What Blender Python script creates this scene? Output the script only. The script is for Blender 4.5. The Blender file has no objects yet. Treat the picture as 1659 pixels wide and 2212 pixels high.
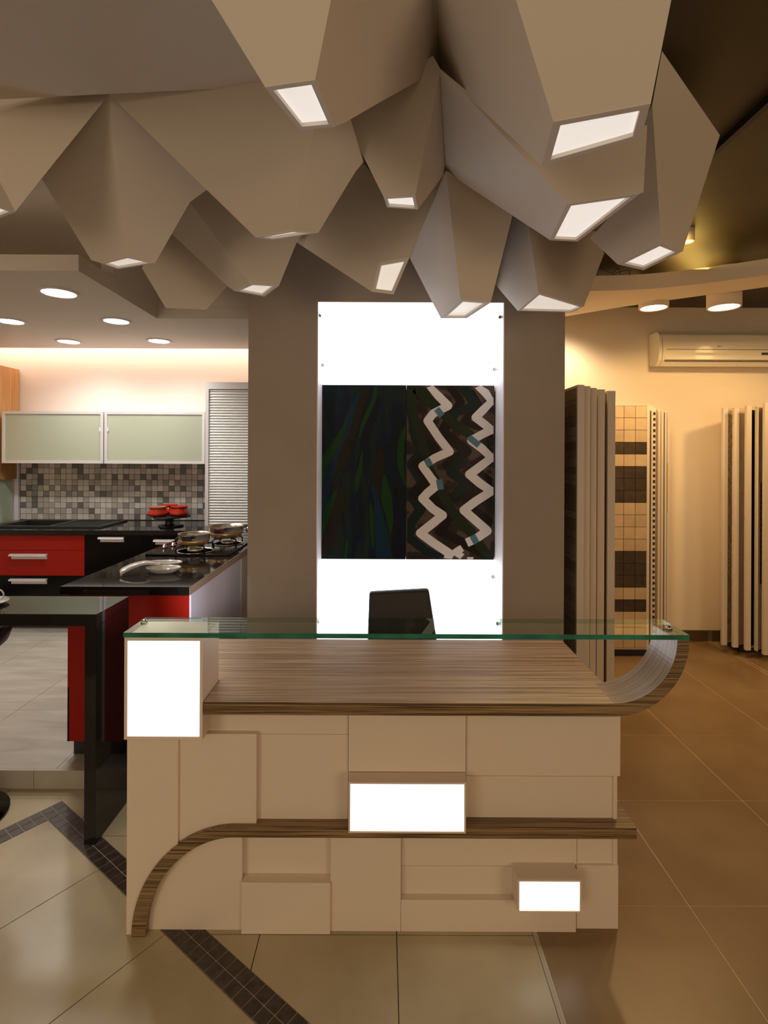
import bpy, bmesh, math, random
from mathutils import Vector
random.seed(7)
S = bpy.context.scene
COL = S.collection
# ------------------------------------------------------------------ camera, world, exposure
F, HC, CX, CY, ROLL = 1150.0, 1.63, 829.5, 985.0, math.radians(0.25)
cd = bpy.data.cameras.new('camera'); cam = bpy.data.objects.new('camera', cd); COL.objects.link(cam)
cam.location = (0, 0, HC)
from mathutils import Matrix
cam.matrix_world = Matrix.Translation((0, 0, HC)) @ Matrix.Rotation(math.radians(90), 4, 'X') @ Matrix.Rotation(ROLL, 4, 'Z')
cd.sensor_fit = 'VERTICAL'; cd.sensor_height = 36.0; cd.sensor_width = 27.0
cd.lens = F/2212*36.0
cd.shift_y = -(1106-CY)/2212
cd.clip_start = 0.02
S.camera = cam
w = bpy.data.worlds.new('world'); S.world = w; w.use_nodes = True
w.node_tree.nodes['Background'].inputs[0].default_value = (1.0, 0.77, 0.52, 1)
w.node_tree.nodes['Background'].inputs[1].default_value = 0.36
S.view_settings.view_transform = 'Standard'; S.view_settings.look = 'None'
S.view_settings.gamma = 1.0; S.view_settings.use_curve_mapping = False
S.view_settings.exposure = -0.12
S.cycles.use_denoising = True
S.cycles.max_bounces = 8; S.cycles.sample_clamp_indirect = 6.0
S.cycles.caustics_reflective = False; S.cycles.caustics_refractive = False

WARM = (1.0, 0.72, 0.46); COOL = (0.92, 0.95, 1.0); AMBER = (1.0, 0.55, 0.16)
def area(name, loc, direction, sx, sy, power, color):
    l = bpy.data.lights.new(name, 'AREA'); l.shape = 'RECTANGLE'; l.size = sx; l.size_y = sy
    l.energy = power; l.color = color
    o = bpy.data.objects.new(name, l); o.location = loc
    o.rotation_euler = Vector(direction).to_track_quat('-Z', 'Y').to_euler(); COL.objects.link(o); return o
def spot(name, loc, direction, angle, power, color, blend=0.6, r=0.05):
    l = bpy.data.lights.new(name, 'SPOT'); l.spot_size = math.radians(angle); l.spot_blend = blend
    l.energy = power; l.color = color; l.shadow_soft_size = r
    o = bpy.data.objects.new(name, l); o.location = loc
    o.rotation_euler = Vector(direction).to_track_quat('-Z', 'Y').to_euler(); COL.objects.link(o); return o
# unseen fill lights added behind the camera to brighten desk and ceiling facets
area('fill_light', (-2.8, -3.0, 1.6), (0.5, 1, 0.06), 1.8, 1.6, 38, (1.0, 0.80, 0.58))
area('fill_light', (2.9, -3.0, 1.6), (-0.5, 1, 0.06), 1.8, 1.6, 38, (1.0, 0.70, 0.43))
area('fill_light', (0.0, -1.6, 2.8), (0, 1, -0.8), 2.4, 0.6, 3.5, (1.0, 0.76, 0.55))

# ------------------------------------------------------------------ pixel helper: a point of the room seen at a pixel
def ray(px, py):
    dx, dy = px-CX, py-CY; c, s = math.cos(ROLL), math.sin(ROLL)
    return Vector(((dx*c+dy*s)/F, 1.0, -(-dx*s+dy*c)/F))
EYE = Vector((0, 0, HC))
def pz(px, py, z):
    r = ray(px, py); return EYE + r*((z-HC)/r.z)
def pd(px, py, D): return EYE + ray(px, py)*D
def fx(px, D): return (px-CX)*D/F
def fz(py, D): return HC-(py-CY)*D/F

# ------------------------------------------------------------------ mesh collector
class MB:
    def __init__(s): s.v = []; s.f = []; s.m = []; s.sm = []; s.uv = {}
    def add(s, vs, fs, mi=0, smooth=False, uvs=None):
        b = len(s.v); s.v += [tuple(v) for v in vs]
        for k, f in enumerate(fs):
            if uvs: s.uv[len(s.f)] = uvs[k]
            s.f.append([b+i for i in f]); s.m.append(mi); s.sm.append(smooth)
        return s
    def box(s, x0, x1, y0, y1, z0, z1, mi=0):
        if x0 > x1: x0, x1 = x1, x0
        if y0 > y1: y0, y1 = y1, y0
        if z0 > z1: z0, z1 = z1, z0
        return s.add([(x0,y0,z0),(x1,y0,z0),(x1,y1,z0),(x0,y1,z0),(x0,y0,z1),(x1,y0,z1),(x1,y1,z1),(x0,y1,z1)],
                     [(0,3,2,1),(4,5,6,7),(0,1,5,4),(1,2,6,5),(2,3,7,6),(3,0,4,7)], mi)
    def obox(s, p, u, v, lu, lv, z0, z1, mi=0):
        # box with footprint p + [0,lu]u + [0,lv]v
        u = Vector(u).normalized(); v = Vector(v).normalized(); p = Vector(p)
        q = [p, p+u*lu, p+u*lu+v*lv, p+v*lv]
        if (u.x*v.y-u.y*v.x) < 0: q = q[::-1]
        vs = [(a.x, a.y, z0) for a in q]+[(a.x, a.y, z1) for a in q]
        return s.add(vs, [(0,3,2,1),(4,5,6,7),(0,1,5,4),(1,2,6,5),(2,3,7,6),(3,0,4,7)], mi)
    def lathe(s, prof, c=(0,0,0), n=32, mi=0, smooth=True, sx=1, sy=1):
        vs = []; fs = []; m = len(prof)
        for i in range(n):
            a = 2*math.pi*i/n
            for r, z in prof: vs.append((c[0]+r*sx*math.cos(a), c[1]+r*sy*math.sin(a), c[2]+z))
        for i in range(n):
            j = (i+1) % n
            for k in range(m-1): fs.append((i*m+k, j*m+k, j*m+k+1, i*m+k+1))
        if prof[0][0] > 1e-6: fs.append(tuple(i*m for i in range(n))[::-1])
        if prof[-1][0] > 1e-6: fs.append(tuple(i*m+m-1 for i in range(n)))
        return s.add(vs, fs, mi, smooth)
    def cyl(s, c, r, h, n=24, mi=0, axis='Z', smooth=False):
        t = MB(); t.lathe([(r, 0), (r, h)], (0,0,0), n, mi, False)
        if axis == 'Y': vs = [(c[0]+x, c[1]+z, c[2]-y) for x, y, z in t.v]
        elif axis == 'X': vs = [(c[0]+z, c[1]+x, c[2]+y) for x, y, z in t.v]
        else: vs = [(c[0]+x, c[1]+y, c[2]+z) for x, y, z in t.v]
        return s.add(vs, t.f, mi, smooth)
    def tube(s, pts, r, n=8, mi=0):
        pts = [Vector(p) for p in pts]; vs = []; fs = []; nrm = None
        for i, p in enumerate(pts):
            t = (pts[min(i+1, len(pts)-1)]-pts[max(i-1, 0)]).normalized()
            if nrm is None: nrm = t.orthogonal().normalized()
            nrm = (nrm-t*nrm.dot(t)).normalized(); b = t.cross(nrm)
            for k in range(n):
                a = 2*math.pi*k/n; vs.append(p+nrm*math.cos(a)*r+b*math.sin(a)*r)
        for i in range(len(pts)-1):
            for k in range(n): fs.append((i*n+k, i*n+(k+1) % n, (i+1)*n+(k+1) % n, (i+1)*n+k))
        fs.append(tuple(range(n))[::-1]); fs.append(tuple((len(pts)-1)*n+k for k in range(n)))
        return s.add(vs, fs, mi, True)
    def prism(s, poly, y0, y1, mi=0):
        # polygon in x,z extruded along y
        n = len(poly); vs = [(x, y0, z) for x, z in poly]+[(x, y1, z) for x, z in poly]
        fs = [tuple(range(n)), tuple(range(n, 2*n))[::-1]]+[(i, i+n, (i+1) % n+n, (i+1) % n) for i in range(n)]
        return s.add(vs, fs, mi)
    def slab(s, poly, z0, z1, mi=0):
        # polygon in x,y extruded along z
        n = len(poly); vs = [(x, y, z0) for x, y in poly]+[(x, y, z1) for x, y in poly]
        fs = [tuple(range(n))[::-1], tuple(range(n, 2*n))]+[(i, (i+1) % n, (i+1) % n+n, i+n) for i in range(n)]
        return s.add(vs, fs, mi)
    def build(s, name, mats, parent=None, bevel=0, fix=True, origin=None):
        me = bpy.data.meshes.new(name)
        o = bpy.data.objects.new(name, me); COL.objects.link(o)
        vs = s.v
        if origin is None and parent is None:
            xs = [v[0] for v in vs]; ys = [v[1] for v in vs]; zs = [v[2] for v in vs]
            origin = ((min(xs)+max(xs))/2, (min(ys)+max(ys))/2, min(zs))
        if origin is None and parent is not None:
            xs = [v[0] for v in vs]; ys = [v[1] for v in vs]; zs = [v[2] for v in vs]
            origin = ((min(xs)+max(xs))/2, (min(ys)+max(ys))/2, (min(zs)+max(zs))/2)
        me.from_pydata([(v[0]-origin[0], v[1]-origin[1], v[2]-origin[2]) for v in vs], [], s.f)
        if not isinstance(mats, (list, tuple)): mats = [mats]
        for m in mats: me.materials.append(m)
        for p, mi, sm in zip(me.polygons, s.m, s.sm): p.material_index = mi; p.use_smooth = sm
        if s.uv:
            uvl = me.uv_layers.new(name='UVMap')
            for pi, uvs in s.uv.items():
                p = me.polygons[pi]
                for li, uv in zip(p.loop_indices, uvs): uvl.data[li].uv = uv
        if fix and not s.uv:
            bm = bmesh.new(); bm.from_mesh(me); bmesh.ops.recalc_face_normals(bm, faces=bm.faces); bm.to_mesh(me); bm.free()
        me.update()
        if bevel:
            b = o.modifiers.new('bevel', 'BEVEL'); b.width = bevel; b.segments = 2; b.limit_method = 'ANGLE'; b.angle_limit = 0.6
        o.location = origin
        if parent is not None:
            o.parent = parent
            wl = WORLD.get(parent.name, Vector(parent.location))
            o.location = Vector(origin)-wl
        WORLD[o.name] = Vector(origin)
        return o
WORLD = {}
def BX(name, m, parent, x0, x1, y0, y1, z0, z1, bevel=0): return MB().box(x0, x1, y0, y1, z0, z1).build(name, m, parent, bevel)
def thing(name, label, cat, loc, group=None):
    o = bpy.data.objects.new(name, None); COL.objects.link(o); o.location = loc; o.empty_display_size = 0.1
    o['label'] = label; o['category'] = cat
    if group: o['group'] = group
    WORLD[o.name] = Vector(loc); return o
def tag(o, label, cat, group=None):
    o['label'] = label; o['category'] = cat
    if group: o['group'] = group
    return o
def struct(o): o['kind'] = 'structure'; return o
def lab(o, l): o['label'] = l; return o

# ------------------------------------------------------------------ materials
def mat(name, color, rough=0.5, metal=0.0, emit=None, estr=1.0, coat=0.0, spec=0.5, noise=0.0, nscale=8.0, bump=0.0, bscale=60.0, color2=None):
    m = bpy.data.materials.new(name); m.use_nodes = True; nt = m.node_tree; b = nt.nodes['Principled BSDF']
    b.inputs['Base Color'].default_value = (*color, 1); b.inputs['Roughness'].default_value = rough
    b.inputs['Metallic'].default_value = metal; b.inputs['Coat Weight'].default_value = coat
    b.inputs['Specular IOR Level'].default_value = spec
    if emit: b.inputs['Emission Color'].default_value = (*emit, 1); b.inputs['Emission Strength'].default_value = estr
    if noise or color2:
        tc = nt.nodes.new('ShaderNodeTexCoord'); n = nt.nodes.new('ShaderNodeTexNoise'); n.inputs['Scale'].default_value = nscale
        n.inputs['Detail'].default_value = 5; r = nt.nodes.new('ShaderNodeValToRGB')
        c2 = color2 or tuple(c*(1-noise) for c in color)
        r.color_ramp.elements[0].color = (*c2, 1); r.color_ramp.elements[1].color = (*color, 1)
        r.color_ramp.elements[0].position = 0.35; r.color_ramp.elements[1].position = 0.65
        nt.links.new(tc.outputs['Object'], n.inputs['Vector']); nt.links.new(n.outputs['Fac'], r.inputs[0]); nt.links.new(r.outputs[0], b.inputs['Base Color'])
    if bump:
        n2 = nt.nodes.new('ShaderNodeTexNoise'); n2.inputs['Scale'].default_value = bscale; bp = nt.nodes.new('ShaderNodeBump')
        bp.inputs['Strength'].default_value = bump; bp.inputs['Distance'].default_value = 0.01
        nt.links.new(n2.outputs['Fac'], bp.inputs['Height']); nt.links.new(bp.outputs[0], b.inputs['Normal'])
    return m
def world_noise(m, nscale, stretch=(1, 1, 1), c1=(0,0,0), c2=(1,1,1), p0=0.35, p1=0.65, coord='POS', detail=5, warp=0):
    # colour from world position so that neighbouring tiles differ
    nt = m.node_tree; b = nt.nodes['Principled BSDF']
    if coord == 'UV':
        tc = nt.nodes.new('ShaderNodeTexCoord'); src = tc.outputs['UV']
    else:
        tc = nt.nodes.new('ShaderNodeNewGeometry'); src = tc.outputs['Position']
    mp = nt.nodes.new('ShaderNodeMapping'); mp.inputs['Scale'].default_value = stretch
    n = nt.nodes.new('ShaderNodeTexNoise'); n.inputs['Scale'].default_value = nscale; n.inputs['Detail'].default_value = detail
    n.inputs['Distortion'].default_value = warp
    r = nt.nodes.new('ShaderNodeValToRGB'); e = r.color_ramp.elements
    e[0].color = (*c1, 1); e[1].color = (*c2, 1); e[0].position = p0; e[1].position = p1
    nt.links.new(src, mp.inputs['Vector']); nt.links.new(mp.outputs[0], n.inputs['Vector']); nt.links.new(n.outputs['Fac'], r.inputs[0])
    nt.links.new(r.outputs[0], b.inputs['Base Color']); return m
def emis(name, color, s):
    return mat(name, (0.8, 0.8, 0.8), 0.5, emit=color, estr=s)

M = {}
M['crystal'] = mat('crystal_paint', (0.68, 0.61, 0.52), 0.62, bump=0.03, bscale=140)
M['crystal_edge'] = mat('crystal_edge_paint', (0.74, 0.68, 0.63), 0.6)
M['taupe'] = mat('taupe_paint', (0.36, 0.30, 0.245), 0.7, noise=0.06, nscale=4, bump=0.05, bscale=180)
M['white_paint'] = mat('white_paint', (0.80, 0.78, 0.74), 0.6, bump=0.03, bscale=160)
M['cream_wall'] = mat('cream_wall_paint', (0.86, 0.76, 0.62), 0.75, bump=0.05, bscale=150)
M['kitchen_wall'] = mat('kitchen_wall_paint', (0.80, 0.72, 0.66), 0.75)
M['soffit'] = mat('soffit_paint', (0.78, 0.71, 0.63), 0.7)
M['dark_ceiling'] = mat('dark_ceiling', (0.07, 0.048, 0.022), 0.5, noise=0.35, nscale=2.5, bump=0.12, bscale=9)
M['black'] = mat('black_paint', (0.012, 0.011, 0.01), 0.5)
M['desk'] = mat('desk_laminate', (0.82, 0.71, 0.57), 0.45, noise=0.03, nscale=3)
M['desk_frame'] = mat('desk_frame', (0.80, 0.68, 0.58), 0.5)
M['granite'] = mat('black_granite', (0.008, 0.007, 0.007), 0.06, spec=0.4, color2=(0.014, 0.012, 0.012), nscale=300)
M['black_gloss'] = mat('black_gloss', (0.003, 0.0025, 0.0025), 0.12, spec=0.25)
M['black_sink'] = mat('black_composite', (0.02, 0.02, 0.02), 0.4, bump=0.1, bscale=400)
M['red'] = mat('red_gloss', (0.36, 0.012, 0.005), 0.3, spec=0.3)
M['lilac'] = mat('white_laminate', (0.80, 0.77, 0.88), 0.4)
M['tan'] = mat('tan_edging', (0.42, 0.30, 0.22), 0.5)
M['alu'] = mat('brushed_aluminium', (0.78, 0.77, 0.75), 0.42, 0.2)
M['alu_white'] = mat('pale_aluminium', (0.72, 0.70, 0.71), 0.4, 0.25)
M['chrome'] = mat('chrome', (0.75, 0.73, 0.7), 0.12, 1.0)
M['steel'] = mat('polished_steel', (0.86, 0.80, 0.68), 0.22, 0.8)
M['copper'] = mat('copper_base', (0.66, 0.38, 0.14), 0.3, 0.7)
M['iron'] = mat('cast_iron', (0.01, 0.01, 0.01), 0.45)
M['bakelite'] = mat('dark_red_bakelite', (0.08, 0.012, 0.01), 0.25)
M['sage'] = mat('sage_glass', (0.44, 0.47, 0.36), 0.16, spec=0.6)
M['sage2'] = mat('sage_back_glass', (0.42, 0.50, 0.38), 0.12)
M['porcelain'] = mat('porcelain', (0.75, 0.73, 0.69), 0.15, coat=0.5)
M['red_glaze'] = mat('red_glaze', (0.46, 0.028, 0.010), 0.12, coat=0.6)
M['clay_rim'] = mat('clay_rim', (0.35, 0.14, 0.08), 0.4)
M['black_wood'] = mat('black_wood', (0.012, 0.011, 0.010), 0.4)
M['leather'] = mat('brown_leather', (0.016, 0.008, 0.005), 0.42, bump=0.15, bscale=250)
M['clear'] = None
M['grout_light'] = mat('light_grout', (0.46, 0.42, 0.34), 0.8)
M['grout_beige'] = mat('beige_floor_joint', (0.16, 0.13, 0.095), 0.8)
M['grout_brown'] = mat('brown_floor_joint', (0.85, 0.72, 0.5), 0.8)
M['grout_dark'] = mat('dark_grout', (0.05, 0.045, 0.04), 0.8)
M['grout_mosaic'] = mat('mosaic_grout', (0.50, 0.45, 0.36), 0.8)
M['beige_tile'] = world_noise(mat('beige_floor_tile', (0.4, 0.33, 0.23), 0.30, spec=0.4), 3.2, (1, 1, 1), (0.44, 0.37, 0.235), (0.55, 0.47, 0.31))
M['brown_tile'] = world_noise(mat('brown_floor_tile', (0.2, 0.13, 0.07), 0.32, spec=0.35), 2.6, (1, 1, 1), (0.215, 0.138, 0.066), (0.28, 0.188, 0.098))
M['grey_tile'] = world_noise(mat('grey_stone_tile', (0.4, 0.38, 0.33), 0.35), 1.6, (1.2, 6, 1), (0.40, 0.37, 0.31), (0.54, 0.50, 0.43), warp=0.6)
M['mosaic_dark'] = world_noise(mat('dark_mosaic', (0.05, 0.04, 0.035), 0.38), 40, (1, 1, 1), (0.035, 0.024, 0.018), (0.075, 0.055, 0.045))
M['skirting'] = mat('skirting_tile', (0.10, 0.065, 0.03), 0.3)
M['ac_body'] = mat('air_conditioner_plastic', (0.82, 0.76, 0.62), 0.3, coat=0.2)
M['ac_dark'] = mat('air_conditioner_slot', (0.05, 0.035, 0.02), 0.6)
M['panel_white'] = mat('display_frame_white', (0.70, 0.62, 0.53), 0.5)
M['lamp_white'] = emis('lamp_disc_cool', (0.95, 0.97, 1.0), 14)
M['lamp_warm'] = emis('lamp_disc_warm', (1.0, 0.83, 0.50), 9)
M['box_light'] = emis('light_box_diffuser', (1.0, 0.99, 0.96), 1.9)
M['niche_light'] = emis('backlit_acrylic', (0.90, 0.91, 1.0), 3.0)
M['cove'] = emis('cove_strip', (1.0, 0.62, 0.32), 6)
M['diffuser'] = mat('crystal_diffuser', (0.72, 0.70, 0.64), 0.4, emit=(1.0, 0.90, 0.78), estr=0.62)
M['diffuser_bright'] = mat('crystal_diffuser_bright', (0.75, 0.72, 0.66), 0.4, emit=(1.0, 0.93, 0.86), estr=0.75)
# glass: thin clear sheet with a mirror coat, green edges
def glass(name, tint, edge=False):
    m = bpy.data.materials.new(name); m.use_nodes = True; nt = m.node_tree; nt.nodes.clear()
    out = nt.nodes.new('ShaderNodeOutputMaterial'); mix = nt.nodes.new('ShaderNodeMixShader'); tr = nt.nodes.new('ShaderNodeBsdfTransparent')
    gl = nt.nodes.new('ShaderNodeBsdfGlossy'); gl.inputs['Roughness'].default_value = 0.0; gl.inputs['Color'].default_value = (0.9, 1, 0.95, 1)
    fr = nt.nodes.new('ShaderNodeFresnel'); fr.inputs['IOR'].default_value = 1.5
    ge = nt.nodes.new('ShaderNodeNewGeometry'); mu = nt.nodes.new('ShaderNodeMath'); mu.operation = 'SUBTRACT'; mu.use_clamp = True
    nt.links.new(fr.outputs[0], mu.inputs[0]); nt.links.new(ge.outputs['Backfacing'], mu.inputs[1])
    tr.inputs['Color'].default_value = (*tint, 1)
    nt.links.new(mu.outputs[0], mix.inputs[0]); nt.links.new(tr.outputs[0], mix.inputs[1]); nt.links.new(gl.outputs[0], mix.inputs[2])
    nt.links.new(mix.outputs[0], out.inputs[0]); return m
M['clear'] = glass('clear_glass', (0.93, 0.98, 0.94))
M['clear_back'] = glass('glass_back_edge', (0.55, 0.72, 0.60))
M['glass_edge'] = mat('green_glass_edge', (0.03, 0.26, 0.17), 0.08, spec=0.8, noise=0.5, nscale=9)
# striped zebrano veneer
def zebrano(name, coord, stretch, dark, light, scale=1.0, rough=0.35):
    m = mat(name, light, rough); nt = m.node_tree; b = nt.nodes['Principled BSDF']
    if coord == 'UV':
        tc = nt.nodes.new('ShaderNodeTexCoord'); src = tc.outputs['UV']
    else:
        tc = nt.nodes.new('ShaderNodeNewGeometry'); src = tc.outputs['Position']
    mp = nt.nodes.new('ShaderNodeMapping'); mp.inputs['Scale'].default_value = stretch
    nt.links.new(src, mp.inputs['Vector'])
    n1 = nt.nodes.new('ShaderNodeTexNoise'); n1.inputs['Scale'].default_value = 1.0*scale; n1.inputs['Detail'].default_value = 4
    n2 = nt.nodes.new('ShaderNodeTexNoise'); n2.inputs['Scale'].default_value = 4.0*scale; n2.inputs['Detail'].default_value = 2
    ad = nt.nodes.new('ShaderNodeMath'); ad.operation = 'ADD'
    mu = nt.nodes.new('ShaderNodeMath'); mu.operation = 'MULTIPLY'; mu.inputs[1].default_value = 0.5
    nt.links.new(mp.outputs[0], n1.inputs['Vector']); nt.links.new(mp.outputs[0], n2.inputs['Vector'])
    nt.links.new(n1.outputs['Fac'], ad.inputs[0]); nt.links.new(n2.outputs['Fac'], ad.inputs[1]); nt.links.new(ad.outputs[0], mu.inputs[0])
    r = nt.nodes.new('ShaderNodeValToRGB'); e = r.color_ramp.elements
    e[0].color = (*dark, 1); e[0].position = 0.43; e[1].color = (*light, 1); e[1].position = 0.57
    nt.links.new(mu.outputs[0], r.inputs[0]); nt.links.new(r.outputs[0], b.inputs['Base Color']); return m
ZD, ZL = (0.080, 0.046, 0.018), (0.36, 0.235, 0.11)
M['zebra'] = zebrano('zebrano_edge', 'POS', (0.9, 110, 125), ZD, ZL)
M['zebra_top'] = zebrano('zebrano_top', 'POS', (0.9, 95, 95), (0.29, 0.19, 0.11), (0.62, 0.445, 0.275), rough=0.3)
M['zebra_uv'] = zebrano('zebrano_curved', 'UV', (0.9, 120, 1), (0.24, 0.165, 0.11), (0.46, 0.35, 0.26), rough=0.28)
M['oak'] = zebrano('oak_veneer', 'POS', (60, 60, 0.8), (0.42, 0.20, 0.06), (0.56, 0.30, 0.11), rough=0.4)

# ------------------------------------------------------------------ room shell
Z_C = 2.96
fl = struct(MB().box(-4.6, 4.6, -2.5, 5.5, -0.06, -0.004).build('floor', M['grout_beige'], origin=(0, 0, -0.06)))
struct(MB().box(0.5, 4.6, -2.5, 5.6, Z_C, Z_C+0.1).build('ceiling', M['dark_ceiling']))
struct(MB().box(-4.6, 0.5, -2.5, 5.6, Z_C, Z_C+0.1).build('ceiling', M['soffit']))
FXY = {}
def clip(poly, a, b, c):      # keep a*x + b*y <= c
    out = []
    for i in range(len(poly)):
        p, q = poly[i], poly[(i+1) % len(poly)]
        dp, dq = a*p[0]+b*p[1]-c, a*q[0]+b*q[1]-c
        if dp <= 0: out.append(p)
        if dp*dq < 0:
            t = dp/(dp-dq); out.append((p[0]+(q[0]-p[0])*t, p[1]+(q[1]-p[1])*t))
    return out
def parea(p): return abs(sum(p[i][0]*p[(i+1) % len(p)][1]-p[(i+1) % len(p)][0]*p[i][1] for i in range(len(p))))/2 if len(p) > 2 else 0
PX, PY = -1.508, 2.506; UX, UY, VX, VY = .8, -.6, -.6, -.8
u_p, v_p = UX*PX+UY*PY, VX*PX+VY*PY
BW = 0.094
def floor_tile(polys, m, z1=0.0):
    mb = MB(); ok = False
    for p in polys:
        if parea(p) > 4e-4: mb.slab(p, -0.005, z1); ok = True
    if ok: mb.build('tile', m, fl)
G = 0.0018
T = 0.465
for i in range(-8, 2):
    for j in range(-4, 7):
        x0 = 0.05+T*i; y0 = 2.277-T*3+T*j-T; 
        if x0+T > 0.52: continue
        if y0 < 0.35 or y0 > 3.2 or x0 < -3.2: continue
        sq = [(x0+G, y0+G), (x0+T-G, y0+G), (x0+T-G, y0+T-G), (x0+G, y0+T-G)]
        sq = [p for p in sq]
        A = clip(sq, VX, VY, v_p)
        B = clip(clip(sq, -VX, -VY, -v_p), UX, UY, u_p)
        floor_tile([A, B], M['beige_tile'])
for i in range(0, 6):
    for j in range(0, 4):
        a0 = u_p+BW+0.470*i; b0 = v_p+BW+T*j
        q = [(a0+G, b0+G), (a0+0.470-G, b0+G), (a0+0.470-G, b0+T-G), (a0+G, b0+T-G)]
        p = [(a*UX+b*VX, a*UY+b*VY) for a, b in q][::-1]
        p = clip(p, 0, -1, -0.35); p = clip(p, 1, 0, 0.515)
        cyy = sum(y for _, y in p)/max(len(p), 1); cxx = sum(x for x, _ in p)/max(len(p), 1)
        if cxx < -3.2: continue
        floor_tile([p], M['beige_tile'])
MP = 0.0464
def strip_piece(a, b, lu, lv):
    q = [(a, b), (a+lu, b), (a+lu, b+lv), (a, b+lv)]
    return [(s*UX+t*VX, s*UY+t*VY) for s, t in q][::-1]
gm = MB()
gm.slab(strip_piece(u_p+0.001, v_p+0.001, 2.45, BW-0.002), -0.005, -0.0012)
gm.slab(strip_piece(u_p+0.001, v_p+BW-0.001, BW-0.002, 1.2), -0.005, -0.0012)
gm.build('mosaic_grout', M['grout_mosaic'], fl)
for i in range(50):
    for j in range(2):
        floor_tile([strip_piece(u_p+0.0015+MP*i, v_p+0.0025+MP*j, MP-0.003, MP-0.0035)], M['mosaic_dark'], 0.0003)
for i in range(2):
    for j in range(18):
        floor_tile([strip_piece(u_p+0.0015+MP*i, v_p+BW+0.001+MP*j, MP-0.003, MP-0.0035)], M['mosaic_dark'], 0.0003)
MB().box(0.515, 0.529, 0.3, 4.73, -0.005, 0.0006).build('edging_strip', M['grout_light'], fl)
MB().box(0.529, 4.5, 0.3, 4.73, -0.0045, -0.0012).build('joint_bed', M['grout_brown'], fl)
TB = 0.5935
for i in range(0, 7):
    for j in range(-3, 6):
        x0 = 1.1165+TB*(i-1); x1 = x0+TB; y0 = 1.936+TB*j; y1 = min(y0+TB, 4.73)
        if y0 < 0.1 or y0 > 4.7: continue
        if i == 0: x0 = 0.530
        if i == 3: x1 = 2.889
        if i == 4: x0 = 2.925
        if x0 > 4.4: continue
        floor_tile([[(x0+G, y0+G), (x1-G, y0+G), (x1-G, y1-G), (x0+G, y1-G)]], M['brown_tile'])
for j in range(-3, 6):
    y0 = 1.936+TB*j; y1 = min(y0+TB, 4.73)
    if 0.1 < y0 < 4.7: floor_tile([[(2.8925, y0+G), (2.9215, y0+G), (2.9215, y1-G), (2.8925, y1-G)]], M['brown_tile'])
# raised kitchen platform with stone tiles
pf = struct(MB().box(-4.5, -0.98, 2.61, 5.4, 0.0005, 0.078).build('floor_platform', M['grout_beige']))
for i in range(-4, 2):
    for j in range(5):
        x0 = -2.2+0.6*i; x1 = min(x0+0.6, -0.98); y0 = 2.61+0.6*j; y1 = min(y0+0.6, 5.4)
        if x0 < -4.5 or x0 > -1: continue
        MB().slab([(x0+.0012, y0+.0012), (x1-.0012, y0+.0012), (x1-.0012, y1-.0012), (x0+.0012, y1-.0012)], 0.078, 0.09).build('tile', M['grey_tile'], pf)
for i in range(-6, 3):
    x0 = -1.70+0.475*i; x1 = min(x0+0.475, -0.98)
    if x0 < -4.5 or x0 > -1.0: continue
    MB().box(x0+.001, x1-.001, 2.594, 2.61, 0.001, 0.09).build('riser_tile', M['grey_tile'], pf)

# walls
struct(MB().box(-4.5, 1.3, 5.4, 5.5, 0, Z_C).build('wall_kitchen_back', M['kitchen_wall']))
wr = struct(MB().box(1.2, 4.5, 4.73, 4.83, 0, Z_C).build('wall_back', M['cream_wall']))
struct(MB().box(1.16, 1.22, 3.62, 5.4, 0, Z_C).build('wall_partition', M['cream_wall']))
struct(MB().box(-4.6, -4.5, -2.5, 5.5, 0, Z_C).build('wall_left', M['kitchen_wall']))
struct(MB().box(4.5, 4.6, -2.5, 4.83, 0, Z_C).build('wall_right', M['cream_wall']))
bb = struct(MB().box(1.22, 4.5, 4.722, 4.73, 0, 0.096).build('baseboard_back', M['grout_beige']))
for i in range(-3, 4):
    x0 = 2.875+TB*i; x1 = min(x0+TB, 4.5)
    if i < 0: x1 = x0+TB
    if x1 < 1.3: continue
    MB().box(max(x0+0.002+(0.04 if i >= 0 else 0), 1.22), x1-0.002+(0.0 if i != -1 else 0.0), 4.714, 4.722, 0.001, 0.094).build('skirting_tile', M['skirting'], bb)
# pillar with its niche
NX0, NX1, NZ0, NZ1, NY = -0.380, 0.676, 0.555, 2.497, 3.24
pm = MB()
pm.box(-0.767, NX0, 3.0, 3.60, 0, Z_C).box(NX1, 1.017, 3.0, 3.60, 0, Z_C).box(NX0, NX1, 3.0, 3.60, NZ1, Z_C)
pm.box(NX0, NX1, 3.0, 3.60, 0, NZ0).box(NX0, NX1, NY+0.02, 3.60, NZ0, NZ1)
pil = struct(pm.build('wall_pillar', M['taupe']))
M['niche_side'] = mat('niche_white', (0.82, 0.80, 0.82), 0.5)
lm = MB(); lm.box(NX0+0.0005, NX0+0.006, 2.999, NY+0.019, NZ0+0.001, NZ1-0.001).box(NX1-0.006, NX1-0.0005, 2.999, NY+0.019, NZ0+0.001, NZ1-0.001)
lm.build('niche_lining', M['niche_side'], pil)
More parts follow.
